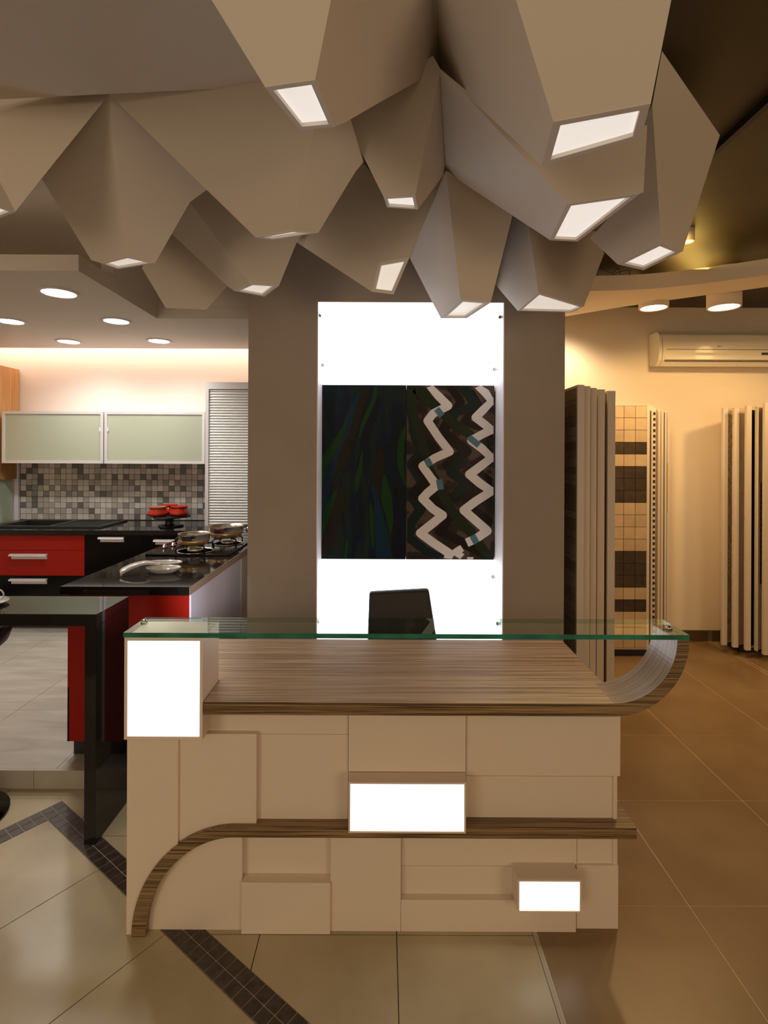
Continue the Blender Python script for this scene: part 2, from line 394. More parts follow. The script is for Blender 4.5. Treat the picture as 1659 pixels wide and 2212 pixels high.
# kitchen soffit
SZ = 2.65
sm_ = MB(); sm_.slab([(-4.5, 2.955), (-1.70, 2.955), (-1.70, 3.976), (-0.77, 3.976), (-0.77, 5.10), (-4.5, 5.10)], SZ, 2.74)
soff = struct(sm_.build('ceiling_soffit', M['soffit']))
MB().box(-1.78, -1.70, 3.34, 3.976, 2.741, Z_C).box(-1.78, -0.77, 3.976, 4.06, 2.741, Z_C).build('fascia', M['soffit'], soff)
area('cove_light', (-2.4, 5.22, 2.80), (0, 0.75, -1), 3.6, 0.08, 13, (1.0, 0.74, 0.58))
cv = MB().box(-4.2, -0.8, 5.04, 5.08, 2.742, 2.765).build('cove_light_strip', M['cove'])
tag(cv, 'warm light strip hidden on top of the kitchen ceiling edge', 'light strip')
# golden ring ceiling on the right
rm = MB()
ring_f = [(1.00, 3.58), (1.39, 3.56), (1.815, 3.49), (2.33, 3.23), (2.9, 2.78), (3.6, 1.95), (4.1, 1.0)]
ring_b = [(4.45, 1.1), (3.95, 2.15), (3.15, 3.05), (2.49, 3.46), (1.853, 3.868), (1.427, 4.22), (1.225, 4.45), (1.225, 3.66), (1.0, 3.62)]
def smooth(pts, n=5):
    out = []
    for i in range(len(pts)-1):
        p0 = Vector(pts[max(i-1, 0)]); p1 = Vector(pts[i]); p2 = Vector(pts[i+1]); p3 = Vector(pts[min(i+2, len(pts)-1)])
        for k in range(n):
            t = k/n
            out.append(tuple(0.5*((2*p1)+(p2-p0)*t+(2*p0-5*p1+4*p2-p3)*t*t+(3*p1-p0-3*p2+p3)*t**3)))
    out.append(tuple(pts[-1])); return out
rm.slab(smooth(ring_f)+smooth(ring_b[:7])+ring_b[7:], 2.74, 2.84)
ring = struct(rm.build('ceiling_ring', M['cream_wall']))
bmm = MB().box(1.40, 1.425, 0.6, 2.36, Z_C-0.03, Z_C-0.0005)
struct(bmm.build('trim_1', M['black']))

# ------------------------------------------------------------------ faceted ceiling lights
CR = {
'C1': dict(o=[(572,187),(681,171),(724,273),(647,280)], z=2.42, k=.955, top={'T1': (420,-60,2.62), 'J1': (235,203,2.78), 'W': (-90,218,2.78)},
  faces=[(['T1','J1','W'], ['T1',(-90,-60),'W','J1',(572,187)]), (['a','b','T1'], ['a','b',(727,-60),'T1']), (['b','c',(727,-60)], ['b',(727,-60),(935,-60),(943,0),(951,149),(829,216),(743,266),'c'])]),
'C2': dict(o=[(829,426),(897,422),(903,452),(836,447)], z=2.45, k=1, top={'J2': (952,150,2.80)},
  faces=[(['a','b','J2'], ['a','b','J2',(935,120),(830,190),(741,250)]), (['b','c','J2'], ['b','J2',(964,370),'c'])]),
'C3': dict(o=[(551,512),(631,498),(688,502),(590,517)], z=2.4, k=1, top={'J1': (235,203,2.78)},
  faces=[(['a','b','J1'], ['a','J1',(237,190),(580,165),(655,250),(683,262),'b']), (['b','c',(683,262)], ['b',(683,262),(730,240),(752,240),(785,350),(767,372),'c'])]),
'C4': dict(o=[(218,568),(273,554),(335,568),(255,581)], z=2.38, k=1, top={'J1': (236,201,2.78)},
  faces=[(['a','b','J1'], ['a','b','J1',(90,386),(197,562)]), (['b','c','J1'], ['b','J1',(460,400),(410,437),'c'])]),
'C5': dict(o=None, z=2.4, k=1, top={'p': (358,665,2.4), 'q': (445,669,2.4), 'r': (372,505,2.78)},
  faces=[(['p','q','r'], ['p','q',(492,617),(420,520),'r',(330,550),(306,578)])]),
'C6': dict(o=[(505,628),(541,612),(603,616),(571,640)], z=2.4, k=1, top={'K': (410,437,2.75)},
  faces=[(['a','b','K'], ['a','b','K',(350,490),(372,506),(490,617)]), (['b','c','K'], ['b','K',(450,380),(560,480),(675,480),(641,523),'c'])]),
'C7': dict(o=[(803,630,2.34),(818,567,2.46),(885,555,2.47),(850,636)], z=2.38, k=1, top={'K': (767,372,2.88)},
  faces=[(['a','b','K'], ['a','b','K',(690,470),(640,523)]), (['b','c','K'], ['b','K',(774,340),(829,405),(915,430),(964,370),'c'])]),
'C8': dict(o=[(952,687),(995,648),(1060,653),(1008,687)], z=2.3, k=1, top={'K': (963,368,2.75)},
  faces=[(['a','b','K'], ['a','b','K',(885,557),(935,655)]), (['b','c','K'], ['b','K',(1112,445),(1069,618),'c'])]),
'C9': dict(o=[(1187,518),(1225,440),(1383,417),(1248,521)], z=2.4, k=.99, top={'K': (950,148,2.80)},
  faces=[(['a','b','K'], ['a','b','K',(963,371)]), (['b','c','K'], ['b','K',(1170,330),(1398,270),(1390,416),'c'])]),
'C10': dict(o=[(1170,358),(1195,262),(1406,222),(1383,298)], z=2.38, k=.93, top={'K': (1096,-60,2.62)},
  faces=[(['a','b','K'], ['a','b','K',(934,-60),(941,0),(950,150)]), (['b','c','K'], ['b','K',(1462,-60),'c'])]),
'C11': dict(o=[(1118,671),(1163,632),(1261,662),(1235,674)], z=2.33, k=1, top={'K': (1141,478,2.72)},
  faces=[(['a','b','K'], ['a','b','K',(1105,445),(1070,615)]), (['b','c','K'], ['b','K',(1200,490),(1290,500),(1305,548),'c'])]),
'C12': dict(o=[(1333,570),(1428,523),(1475,542),(1390,583)], z=2.38, k=.97, top={'K': (1409,225,2.80)},
  faces=[(['a','b','K'], ['a','b','K',(1380,290),(1370,410),(1275,515)]), (['b','c','K'], ['b','K',(1430,110),(1555,292),'c'])]),
'C13': dict(o=[(-90,456),(-30,437),(33,457),(-20,478)], z=2.38, k=1, top={'J1': (237,203,2.78), 'W': (-90,219,2.80)},
  faces=[(['W','c','J1'], ['b','c',(90,385),'J1','W'])]),
}
CL = {
'C1': 'large faceted ceiling light at upper left whose slanted opening is longest from top to bottom',
'C2': 'faceted ceiling light with the smallest square opening, above the tall narrow opening',
'C3': 'broad faceted ceiling light seen edge-on with a thin sliver of an opening',
'C4': 'left faceted ceiling light with a flat dull lozenge opening above the kitchen downlights',
'C5': 'faceted ceiling crystal with a blunt lower edge and no visible opening',
'C6': 'faceted ceiling light with a small lozenge opening at the upper left corner of the pillar',
'C7': 'faceted ceiling light with a tall narrow opening in front of the taupe pillar',
'C8': 'faceted ceiling light hanging lowest in front of the bright niche, left side strongly lit',
'C9': 'faceted ceiling light with a glowing pale left side and a pointed triangular opening',
'C10': 'biggest faceted ceiling light at upper right with the widest opening',
'C11': 'faceted ceiling light with a wide triangular opening over the right edge of the niche',
'C12': 'rightmost faceted ceiling light beside the dark ceiling',
'C13': 'faceted ceiling light cut off by the left picture edge',
}
def build_crystal(n, c):
    k = c['k']; zz = lambda z: HC+(z-HC)*k
    V = {}
    if c['o']:
        for nm, p in zip('abcd', c['o']): V[nm] = pz(p[0], p[1], zz(p[2] if len(p) > 2 else c['z']))
        if len(c['o'][0]) > 2:   # tilted opening: keep it flat
            nn = (V['b']-V['a']).cross(V['c']-V['a']); r = ray(*c['o'][3][:2]); V['d'] = EYE+r*(nn.dot(V['a']-EYE)/nn.dot(r))
    for nm, p in c['top'].items(): V[nm] = pz(p[0], p[1], zz(p[2]))
    names = []
    def idx(q):
        if q not in names: names.append(q)
        return names.index(q)
    polys = []
    for basis, outl in c['faces']:
        b = [V[q] for q in basis] if all(q in V for q in basis) else None
        nn = (b[1]-b[0]).cross(b[2]-b[0])
        for q in outl:
            if q not in V:
                r = ray(*q); V[q] = EYE+r*(nn.dot(b[0]-EYE)/nn.dot(r))
        polys.append([idx(q) for q in outl])
    op = None
    if c['o']:
        op = [idx(q) for q in 'abcd']
        if n == 'C1': op = [idx((572,187)) if False else idx('a'), idx('b'), idx('c'), idx('d')]
    # boundary edges of the visible skin + opening -> closed with a hidden apex at the ceiling
    allp = polys+([op] if op else [])
    cnt = {}
    for p in allp:
        for i in range(len(p)):
            e = (p[i], p[(i+1) % len(p)]); key = tuple(sorted(e)); cnt.setdefault(key, []).append(e)
    pts = [V[q] for q in names]
    dirs = Vector((0, 0, 0))
    for p in pts: dirs += (p-EYE)/(p-EYE).y
    dirs /= len(pts); apex = EYE+dirs*((Z_C-0.004-HC)/dirs.z)
    far = max(p.y for p in pts)
    verts = list(pts)+[apex]; ai = len(pts)
    faces = [p for p in polys]
    for key, es in cnt.items():
        if len(es) == 1: a, b = es[0]; faces.append([b, a, ai])
    # root at ceiling
    root = thing('faceted_ceiling_light', CL[n], 'ceiling light', (apex.x, apex.y, Z_C), 'faceted crystal ceiling lights')
    mb = MB(); mb.add(verts, faces); mb.build('shell', M['crystal'], root)
    if op:
        q = [pts[i] for i in op]; cen = sum(q, Vector())/4
        nrm = (q[1]-q[0]).cross(q[2]-q[0]).normalized()
        if nrm.z > 0: nrm = -nrm       # outward: down
        # inset by constant width
        wd = min(0.022, 0.14*min((q[(i+1) % 4]-q[i]).length for i in range(4)))
        ins = []
        for i in range(4):
            a, b, d = q[i-1], q[i], q[(i+1) % 4]
            e1 = (b-a).normalized(); e2 = (d-b).normalized(); n1 = nrm.cross(e1); n2 = nrm.cross(e2)
            if n1.dot(cen-b) < 0: n1 = -n1
            if n2.dot(cen-b) < 0: n2 = -n2
            bis = (n1+n2).normalized(); ins.append(b+bis*(wd/max(0.35, bis.dot(n1))))
        dn = 0.0015
        o_ = [p+nrm*dn for p in q]; i_ = [p+nrm*dn for p in ins]; r_ = [p-nrm*0.010 for p in ins]
        fm = MB(); fm.add(o_+i_, [(j, (j+1) % 4, (j+1) % 4+4, j+4) for j in range(4)])
        fm.add(i_+r_, [(j, (j+1) % 4, (j+1) % 4+4, j+4) for j in range(4)])
        fm.add(q+o_, [(j, (j+1) % 4, (j+1) % 4+4, j+4) for j in range(4)])
        fm.build('opening_frame', M['crystal_edge'], root)
        dm = MB(); dm.add([p-nrm*0.008 for p in ins], [(0, 1, 2, 3)], 0)
        dm.build('diffuser', M['diffuser_bright'] if n in ('C2', 'C12', 'C10', 'C1', 'C9') else M['diffuser'], root)
for n_, c_ in CR.items(): build_crystal(n_, c_)
# lamps inside three of the openings shine straight down
spot('opening_lamp', (-1.02, 2.06, 2.36), (0, 0, -1), 34, 34, (1.0, 0.95, 0.82), 0.7, 0.05)
spot('opening_lamp', (0.62, 1.72, 2.37), (-0.03, -0.02, -1), 34, 20, (1.0, 0.95, 0.82), 0.8, 0.05)

# ------------------------------------------------------------------ niche: acrylic sheets and painting
def acrylic(label, pts, bolts):
    r = thing('backlit_panel', label, 'light panel', (0.148, 3.0, min(p[2] for p in pts)), 'backlit acrylic sheets in the niche')
    nrm = (Vector(pts[1])-Vector(pts[0])).cross(Vector(pts[2])-Vector(pts[0])).normalized()
    if nrm.y > 0: nrm = -nrm
    q = [Vector(p) for p in pts]; b = [p-nrm*0.006 for p in q]
    MB().add(q+b, [(0,1,2,3), (7,6,5,4), (0,4,5,1), (1,5,6,2), (2,6,7,3), (3,7,4,0)]).build('acrylic_sheet', M['niche_light'], r)
    for px, py in bolts:
        d = ray(px, py); p = EYE+d*(nrm.dot(q[0]-EYE)/nrm.dot(d))
        t = MB(); rr = 0.0115
        e1 = Vector((1, 0, 0)); e2 = nrm.cross(e1).normalized(); vs = []
        for h, rad in ((0.0005, rr), (0.012, rr), (0.015, rr*0.7)):
            vs += [p+nrm*h+e1*math.cos(a)*rad+e2*math.sin(a)*rad for a in [2*math.pi*k/16 for k in range(16)]]
        fs = [(i, (i+1) % 16, (i+1) % 16+16, i+16) for i in range(16)]+[(i+16, (i+1) % 16+16, (i+1) % 16+32, i+32) for i in range(16)]+[tuple(range(32, 48))]
        t.add(vs, fs).build('bolt', M['chrome'], r)
XI0, XI1 = NX0+0.007, NX1-0.007
acrylic('bright backlit white sheet above the painting', [(XI0, 3.004, NZ1-0.002), (XI1, 3.004, NZ1-0.002), (XI1, 3.235, 2.03), (XI0, 3.235, 2.03)],
        [(690, 681), (1080, 684), (696, 788), (1068, 797)])
acrylic('bright backlit white sheet below the painting, behind the chair', [(XI0, 3.235, 1.02), (XI1, 3.235, 1.02), (XI1, 3.004, NZ0+0.002), (XI0, 3.004, NZ0+0.002)],
        [(690, 1245), (1065, 1247), (685, 1345), (1075, 1348)])
PD = 3.205
def pp(X, Y, d=0.0):   # painting crop pixel -> point on the painting plane
    v = pd(680+X*400/1659, 820+Y*400/1659, PD); return Vector((v.x, PD-d, v.z))
pt = thing('painting', 'square glossy abstract painting with white zigzags on its right half', 'painting', (0.148, 3.22, 0.99))
c00, c11 = pp(46, 46), pp(1606, 1615)
def paint_mat(name, left):
    m = mat(name, (0.02, 0.02, 0.02), 0.3, spec=0.15, bump=0.04, bscale=60); nt = m.node_tree; b = nt.nodes['Principled BSDF']
    tc = nt.nodes.new('ShaderNodeNewGeometry'); mp = nt.nodes.new('ShaderNodeMapping')
    n = nt.nodes.new('ShaderNodeTexNoise'); r = nt.nodes.new('ShaderNodeValToRGB'); e = r.color_ramp.elements
    if left:
        mp.inputs['Rotation'].default_value = (0, math.radians(18), 0); mp.inputs['Scale'].default_value = (14, 1, 2.2); n.inputs['Scale'].default_value = 1.0
        n.inputs['Detail'].default_value = 8; n.inputs['Distortion'].default_value = 0.8
        cols = [(0.30, (0.004, 0.004, 0.004)), (0.42, (0.003, 0.010, 0.012)), (0.48, (0.004, 0.006, 0.022)), (0.54, (0.004, 0.018, 0.014)), (0.60, (0.012, 0.012, 0.008)), (0.68, (0.006, 0.022, 0.02)), (0.8, (0.002, 0.003, 0.010))]
    else:
        mp.inputs['Scale'].default_value = (5, 1, 7); n.inputs['Scale'].default_value = 1.3; n.inputs['Detail'].default_value = 3
        cols = [(0.30, (0.014, 0.010, 0.008)), (0.47, (0.03, 0.02, 0.014)), (0.50, (0.075, 0.050, 0.038)), (0.62, (0.085, 0.058, 0.043)), (0.72, (0.03, 0.018, 0.012))]
    while len(e) < len(cols): e.new(0.5)
    for q, (p, c) in zip(e, cols): q.position = p; q.color = (*c, 1)
    nt.links.new(tc.outputs['Position'], mp.inputs['Vector']); nt.links.new(mp.outputs[0], n.inputs['Vector']); nt.links.new(n.outputs['Fac'], r.inputs[0]); nt.links.new(r.outputs[0], b.inputs['Base Color'])
    return m
xm = pp(822, 0).x
MB().box(c00.x, xm-0.0006, PD, NY-0.002, c11.z, c00.z).build('left_board', paint_mat('painting_left', True), pt, 0.0015)
MB().box(xm+0.0006, c11.x, PD, NY-0.002, c11.z, c00.z).build('right_board', paint_mat('painting_right', False), pt, 0.0015)
def pc(name, col, rough=0.2): return mat(name, col, 0.3, spec=0.18)
P_W, P_T, P_G, P_B, P_D, P_DB, P_GL, P_BL, P_BR = (pc('enamel_white', (0.72, 0.66, 0.62)), pc('enamel_teal', (0.0800, 0.1760, 0.2240)), pc('enamel_green', (0.0108, 0.0180, 0.0048)),
    pc('enamel_brown', (0.0090, 0.0040, 0.0020)), pc('enamel_dark_teal', (0.0036, 0.0132, 0.0120)), pc('enamel_night_blue', (0.0024, 0.0036, 0.0120)), pc('enamel_leaf_green', (0.0044, 0.0358, 0.0033)),
    pc('enamel_blue', (0.0026, 0.0195, 0.0358)), pc('enamel_umber', (0.0112, 0.0080, 0.0048)))
def corners(pts, r=34):
    out = [Vector(pts[0])]
    for i in range(1, len(pts)-1):
        a, b, c = Vector(pts[i-1]), Vector(pts[i]), Vector(pts[i+1])
        p = b+(a-b).normalized()*min(r, (a-b).length*0.45); q = b+(c-b).normalized()*min(r, (c-b).length*0.45)
        for k in range(6):
            t = k/5; out.append(p*(1-t)**2+b*2*t*(1-t)+q*t*t)
    out.append(Vector(pts[-1])); return [tuple(v) for v in out]
def ribbon(name, m, pts, wds, d, half, sm=4):
    P_ = (smooth([(x, y) for x, y in pts], sm) if half == 'l' or len(pts) < 3 else corners(pts)); n = len(P_)
    L = []; R = []
    for i, (x, y) in enumerate(P_):
        a = Vector(P_[max(i-1, 0)]); b = Vector(P_[min(i+1, n-1)]); t = (b-a).normalized(); nn = Vector((-t.y, t.x))
        f = i/(n-1)*(len(wds)-1); k = min(int(f), len(wds)-2); wv = wds[k]*(1-(f-k))+wds[k+1]*(f-k)
        for sgn, lst in ((1, L), (-1, R)):
            X, Y = x+nn.x*wv/2*sgn, y+nn.y*wv/2*sgn
            lo, hi = (50, 816) if half == 'l' else (828, 1600)
            lst.append((min(max(X, lo), hi), min(max(Y, 52), 1608)))
    top = [pp(x, y, d) for x, y in L+R[::-1]]
    mb = MB(); k = len(L); Lt = [pp(x, y, d) for x, y in L]; Rt = [pp(x, y, d) for x, y in R]
    Lb = [pp(x, y, -0.0005) for x, y in L]; Rb = [pp(x, y, -0.0005) for x, y in R]
    vs = Lt+Rt+Lb+Rb; fs = []
    for i in range(k-1):
        fs += [(i, i+1, k+i+1, k+i), (i, 2*k+i, 2*k+i+1, i+1), (k+i, k+i+1, 3*k+i+1, 3*k+i)]
    mb.add(vs, fs); o = mb.build(name, m, pt, fix=False); return o
def zigzag(name, m, pts, wds, d, half, sm=4):
    pts = [Vector(p) for p in pts]; mb = MB(); n = len(pts); lo, hi = 828, 1600
    cl = lambda p: pp(min(max(p.x, lo), hi), min(max(p.y, 52), 1608), dd)
    clb = lambda p: pp(min(max(p.x, lo), hi), min(max(p.y, 52), 1608), -0.0005)
    wf = lambda i: wds[min(int(i/(n-1)*(len(wds)-1)+0.5), len(wds)-1)]
    for i in range(n-1):
        a, b = pts[i], pts[i+1]; t = (b-a).normalized(); nn = Vector((-t.y, t.x)); wa, wb = wf(i)/2, wf(i+1)/2; dd = d+0.00004*(i % 3)
        q = [a+nn*wa, b+nn*wb, b-nn*wb, a-nn*wa]
        mb.add([cl(p) for p in q]+[clb(p) for p in q], [(0,1,2,3), (0,4,5,1), (1,5,6,2), (2,6,7,3), (3,7,4,0)])
    for i in range(1, n-1):
        c = pts[i]; r = wf(i)/2; dd = d+0.00016+0.00003*(i % 2)
        ring = [c+Vector((math.cos(2*math.pi*k/16), math.sin(2*math.pi*k/16)))*r for k in range(16)]
        mb.add([cl(p) for p in ring]+[clb(p) for p in ring], [tuple(range(16))]+[(k, k+16, (k+1) % 16+16, (k+1) % 16) for k in range(16)])
    return mb.build(name, m, pt)
def rib(name, m, pts, wds, d, half, sm=4):
    return (zigzag if half == 'r' else ribbon)(name, m, pts, wds, d, half, sm)
W = [74, 78]
# right half, back to front
for off in (-150,):
    rib('dark_teal_zigzag', P_D, [(860, 60), (850, 300), (900, 520), (960, 640), (850, 760), (960, 930), (850, 1040), (950, 1160), (860, 1280), (840, 1420), (990, 1530), (1120, 1605)], [90, 80, 90, 80], 0.001, 'r')
rib('brown_zigzag', P_B, [(1210, 60), (1310, 200), (1250, 300), (1140, 470), (1360, 640), (1180, 760), (1290, 880), (1380, 960), (1260, 1060), (1060, 1070), (1230, 1210), (1120, 1360), (1250, 1420), (1400, 1500), (1560, 1610)], [70, 95, 80, 95, 80, 90], 0.001, 'r')
rib('brown_zigzag', P_B, [(1400, 100), (1480, 240), (1330, 380), (1480, 430), (1600, 500)], [50, 60, 60], 0.0012, 'r')
rib('brown_zigzag', P_B, [(1000, 560), (1080, 620), (1000, 700), (900, 760), (1020, 900), (900, 1010), (860, 1060)], [80, 90, 80], 0.0012, 'r')
rib('brown_zigzag', P_B, [(1320, 1090), (1500, 960), (1380, 900), (1540, 690), (1400, 760)], [60, 75, 60, 70, 50], 0.0012, 'r')
rib('brown_zigzag', P_B, [(1400, 1150), (1560, 1260), (1600, 1300)], [60, 70, 60], 0.0012, 'r')
rib('brown_zigzag', P_B, [(1480, 830), (1600, 920)], [60, 70], 0.0012, 'r')
rib('green_zigzag', P_D, [(1330, 60), (1440, 230), (1230, 310)], [80, 90, 60], 0.0013, 'r')
rib('green_zigzag', P_D, [(1340, 700), (1220, 830), (1370, 940), (1240, 1040)], [80, 90, 80, 70], 0.0013, 'r')
rib('green_band', P_G, [(860, 80), (880, 300), (960, 560), (1000, 680)], [80, 80, 80], 0.0016, 'r')
rib('green_band', P_G, [(900, 80), (1090, 250), (1260, 400), (1400, 500), (1600, 640)], [80, 90, 80, 50], 0.0016, 'r')
rib('green_band', P_G, [(1010, 760), (1120, 980), (1230, 1180), (1400, 1370), (1560, 1600)], [60, 90, 90, 80], 0.0016, 'r')
rib('white_zigzag', P_W, [(1030, 50), (1110, 150), (1195, 235), (1060, 305), (1010, 370), (1110, 520), (1208, 645), (1080, 700), (965, 775), (1040, 880), (1090, 950), (1010, 1015), (965, 1065), (1060, 1160), (1145, 1215), (1040, 1300), (945, 1375), (1060, 1460), (1210, 1560), (1190, 1612)], W, 0.003, 'r', sm=3)
rib('white_zigzag', P_W, [(1460, 50), (1530, 120), (1592, 195), (1510, 270), (1440, 340), (1520, 400), (1585, 450), (1500, 490), (1400, 545), (1500, 620), (1590, 700), (1480, 780), (1385, 850), (1480, 930), (1585, 1000), (1440, 1090), (1335, 1170), (1450, 1270), (1545, 1355), (1450, 1420), (1360, 1462)], W, 0.003, 'r', sm=3)
rib('white_zigzag', P_W, [(1320, 1508), (1262, 1545), (1320, 1590)], [62, 64], 0.003, 'r', sm=3)
rib('white_zigzag', P_W, [(1365, 1605), (1420, 1605)], [30, 30], 0.003, 'r', sm=3)
for a, b in (((1090, 262), (1140, 325)), ((1380, 515), (1470, 590)), ((1000, 710), (1035, 775)), ((1112, 895), (1130, 985)), ((1410, 1395), (1450, 1465))):
    rib('teal_patch', P_T, [a, b], [56, 58], 0.0038, 'r', sm=2)
# left half
rib('blue_streak', P_BL, [(400, 130), (320, 300), (260, 560), (180, 740), (100, 900), (60, 1100), (52, 1300)], [20, 70, 60, 90, 120, 60], 0.001, 'l')
rib('umber_streak', P_BR, [(470, 60), (400, 260), (340, 480), (260, 700), (230, 860)], [60, 70, 60, 110, 40], 0.0014, 'l')
rib('green_streak', P_GL, [(550, 55), (520, 200), (440, 380), (400, 520)], [30, 40, 40, 12], 0.0016, 'l')
rib('green_streak', P_GL, [(290, 360), (220, 520), (120, 690), (55, 820), (52, 930)], [8, 60, 80, 90, 20], 0.0016, 'l')
rib('green_streak', P_GL, [(425, 640), (410, 780), (385, 880), (375, 1010)], [12, 36, 50, 10], 0.0016, 'l')
rib('green_streak', P_GL, [(815, 420), (775, 560), (770, 760), (812, 950)], [16, 60, 60, 10], 0.0016, 'l')
rib('green_streak', P_GL, [(625, 850), (640, 1050), (670, 1220), (680, 1370)], [14, 100, 70, 10], 0.0016, 'l')
rib('green_streak', P_GL, [(500, 1090), (510, 1250), (525, 1510)], [8, 40, 14], 0.0018, 'l')
rib('green_streak', P_GL, [(200, 980), (140, 1120), (70, 1340), (52, 1430)], [14, 60, 40, 20], 0.0016, 'l')
rib('green_streak', P_GL, [(290, 1420), (275, 1600)], [12, 26], 0.0016, 'l')
rib('umber_streak', P_BR, [(590, 620), (580, 800), (560, 1030)], [40, 90, 50], 0.0012, 'l')
rib('umber_streak', P_BR, [(260, 980), (200, 1150), (130, 1380), (80, 1600)], [80, 120, 130, 60], 0.0012, 'l')
rib('blue_streak', P_BL, [(515, 940), (560, 1120), (590, 1350), (620, 1605)], [16, 60, 110, 150], 0.0014, 'l')
rib('night_blue_streak', P_DB, [(740, 1100), (740, 1300), (750, 1500), (760, 1600)], [20, 80, 120, 90], 0.0012, 'l')
rib('night_blue_streak', P_DB, [(560, 150), (500, 350), (430, 620), (370, 860)], [120, 100, 40, 20], 0.0011, 'l')

# ------------------------------------------------------------------ reception desk
desk = thing('reception_desk', 'cream reception desk with striped wood bands, lit boxes and a glass ledge', 'desk', (0, 1.86, 0))
DB = 1.885
BX('body', M['desk'], desk, -0.868, 0.800, DB, 2.30, 0.0, 0.774)
BX('side_panel', M['desk'], desk, 0.800, 0.812, 1.845, 2.30, 0.0, 0.774)
def fp(x0, x1, y0, y1, D, name='front_panel', b=0.0015):
    z0 = max(fz(y1, D), 0.0)
    return BX(name, M['desk'], desk, fx(x0, D), fx(x1, D), D, DB, z0, min(fz(y0, D), 0.7735), b)
def arc_pt(px, D=1.80):     # middle line of the curved wooden band at a given pixel column
    t = math.asin(min(1, max(0, (512-px)/209))); return (fx(px, D), 0.41*fz(1798, 1.80)/0.41*math.cos(t)*0.985)
def fpoly(xs, x_left, x_right, ztop, D):
    poly = [(fx(x_right, D), ztop), (fx(x_left, D), ztop)]
    if x_left < 300: poly += [(fx(x_left, D), 0.0)]
    for px in xs: poly.append((fx(px, D), arc_pt(px)[1]))
    return MB().prism(poly, D, DB).build('front_panel', M['desk'], desk, 0.0015)
fpoly([303, 305, 309, 315, 323, 333, 345, 358, 372, 388], 277, 388, 0.7735, 1.808)
fpoly([388.5, 405, 425, 450, 480, 511, 557], 388.5, 557, fz(1587, 1.817), 1.817)
fp(440, 755, 1520, 1587, 1.840); fp(557.5, 755, 1587.5, 1800, 1.840)
fp(755.5, 1009, 1520, 1667, 1.825); fp(755.5, 1009, 1667.5, 1800, 1.842)
fp(1009.5, 1343, 1520, 1675, 1.840)
fp(1009.5, 1337, 1675.5, 1800, 1.852)
fp(284, 527, 1790, 2030, 1.828)
fp(527.5, 719, 1790, 1908, 1.855)
fp(525.5, 717.5, 1908.5, 2030, 1.812)
fp(718, 870, 1790, 2030, 1.8245)
fp(870.5, 1250, 1790, 1870, 1.846); fp(1250.5, 1338, 1790, 1867, 1.850)
fp(870.5, 1250, 1870.5, 1943, 1.852)
fp(870.5, 1249, 1944, 2030, 1.8245)
fp(1249.5, 1340, 1868, 2030, 1.8385)
# lit boxes
def light_box(x0, x1, y0, y1, D, Db, fr, lbl):
    X0, X1, Z0, Z1 = fx(x0, D), fx(x1, D), fz(y1, D), fz(y0, D)
    mb = MB()
    mb.box(X0, X0+fr, D, Db, Z0, Z1).box(X1-fr, X1, D, Db, Z0, Z1).box(X0+fr, X1-fr, D, Db, Z0, Z0+fr).box(X0+fr, X1-fr, D, Db, Z1-fr, Z1)
    b = mb.build('light_box', M['desk_frame'], desk)
    MB().box(X0+fr, X1-fr, D+0.005, D+0.012, Z0+fr, Z1-fr).build('diffuser', M['box_light'], b)
    lab(b, lbl); return b
light_box(270.5, 440, 1380, 1600, 1.755, 1.925, 0.010, 'large upright lit box under the glass ledge')
light_box(756, 1010, 1690, 1800, 1.768, 1.884, 0.006, 'wide lit box in the middle of the desk front')
light_box(1123, 1260, 1900, 1970, 1.768, 1.884, 0.005, 'small lit box near the lower right corner')
spot('end_panel_fill', (-0.74, 1.96, 0.92), (-0.25, 1, -0.04), 25, 26, (0.86, 0.88, 1.0), 0.8, 0.08)  # added spot, aimed narrowly to brighten the peninsula's pale end panel
# worktop slab with the upswept end
ZT, ZB = 0.8166, 0.7745
XB = fx(441, 1.755)
wt = MB()
def quadbox(mb, x0, x1, y0, y1):
    mb.add([(x0,y0,ZB),(x1,y0,ZB),(x1,y1,ZB),(x0,y1,ZB),(x0,y0,ZT),(x1,y0,ZT),(x1,y1,ZT),(x0,y1,ZT)], [(4,5,6,7)], 1)
    mb.add([(x0,y0,ZB),(x1,y0,ZB),(x1,y1,ZB),(x0,y1,ZB),(x0,y0,ZT),(x1,y0,ZT),(x1,y1,ZT),(x0,y1,ZT)], [(0,3,2,1),(0,1,5,4),(1,2,6,5),(2,3,7,6),(3,0,4,7)], 0)
quadbox(wt, XB+0.002, 0.762, 1.755, 2.36)
quadbox(wt, 0.762, 0.792, 1.9165, 2.36); quadbox(wt, -0.852, XB+0.002, 1.927, 2.36)
wt.build('worktop', [M['zebra'], M['zebra_top']], desk, fix=False)
am = MB(); NA = 24; cxA, czA = 0.762, 1.0275; ya, yb = 1.755, 1.916
ao, bo, ai_, bi = 0.2480, czA-ZB, 0.2080, czA-ZT
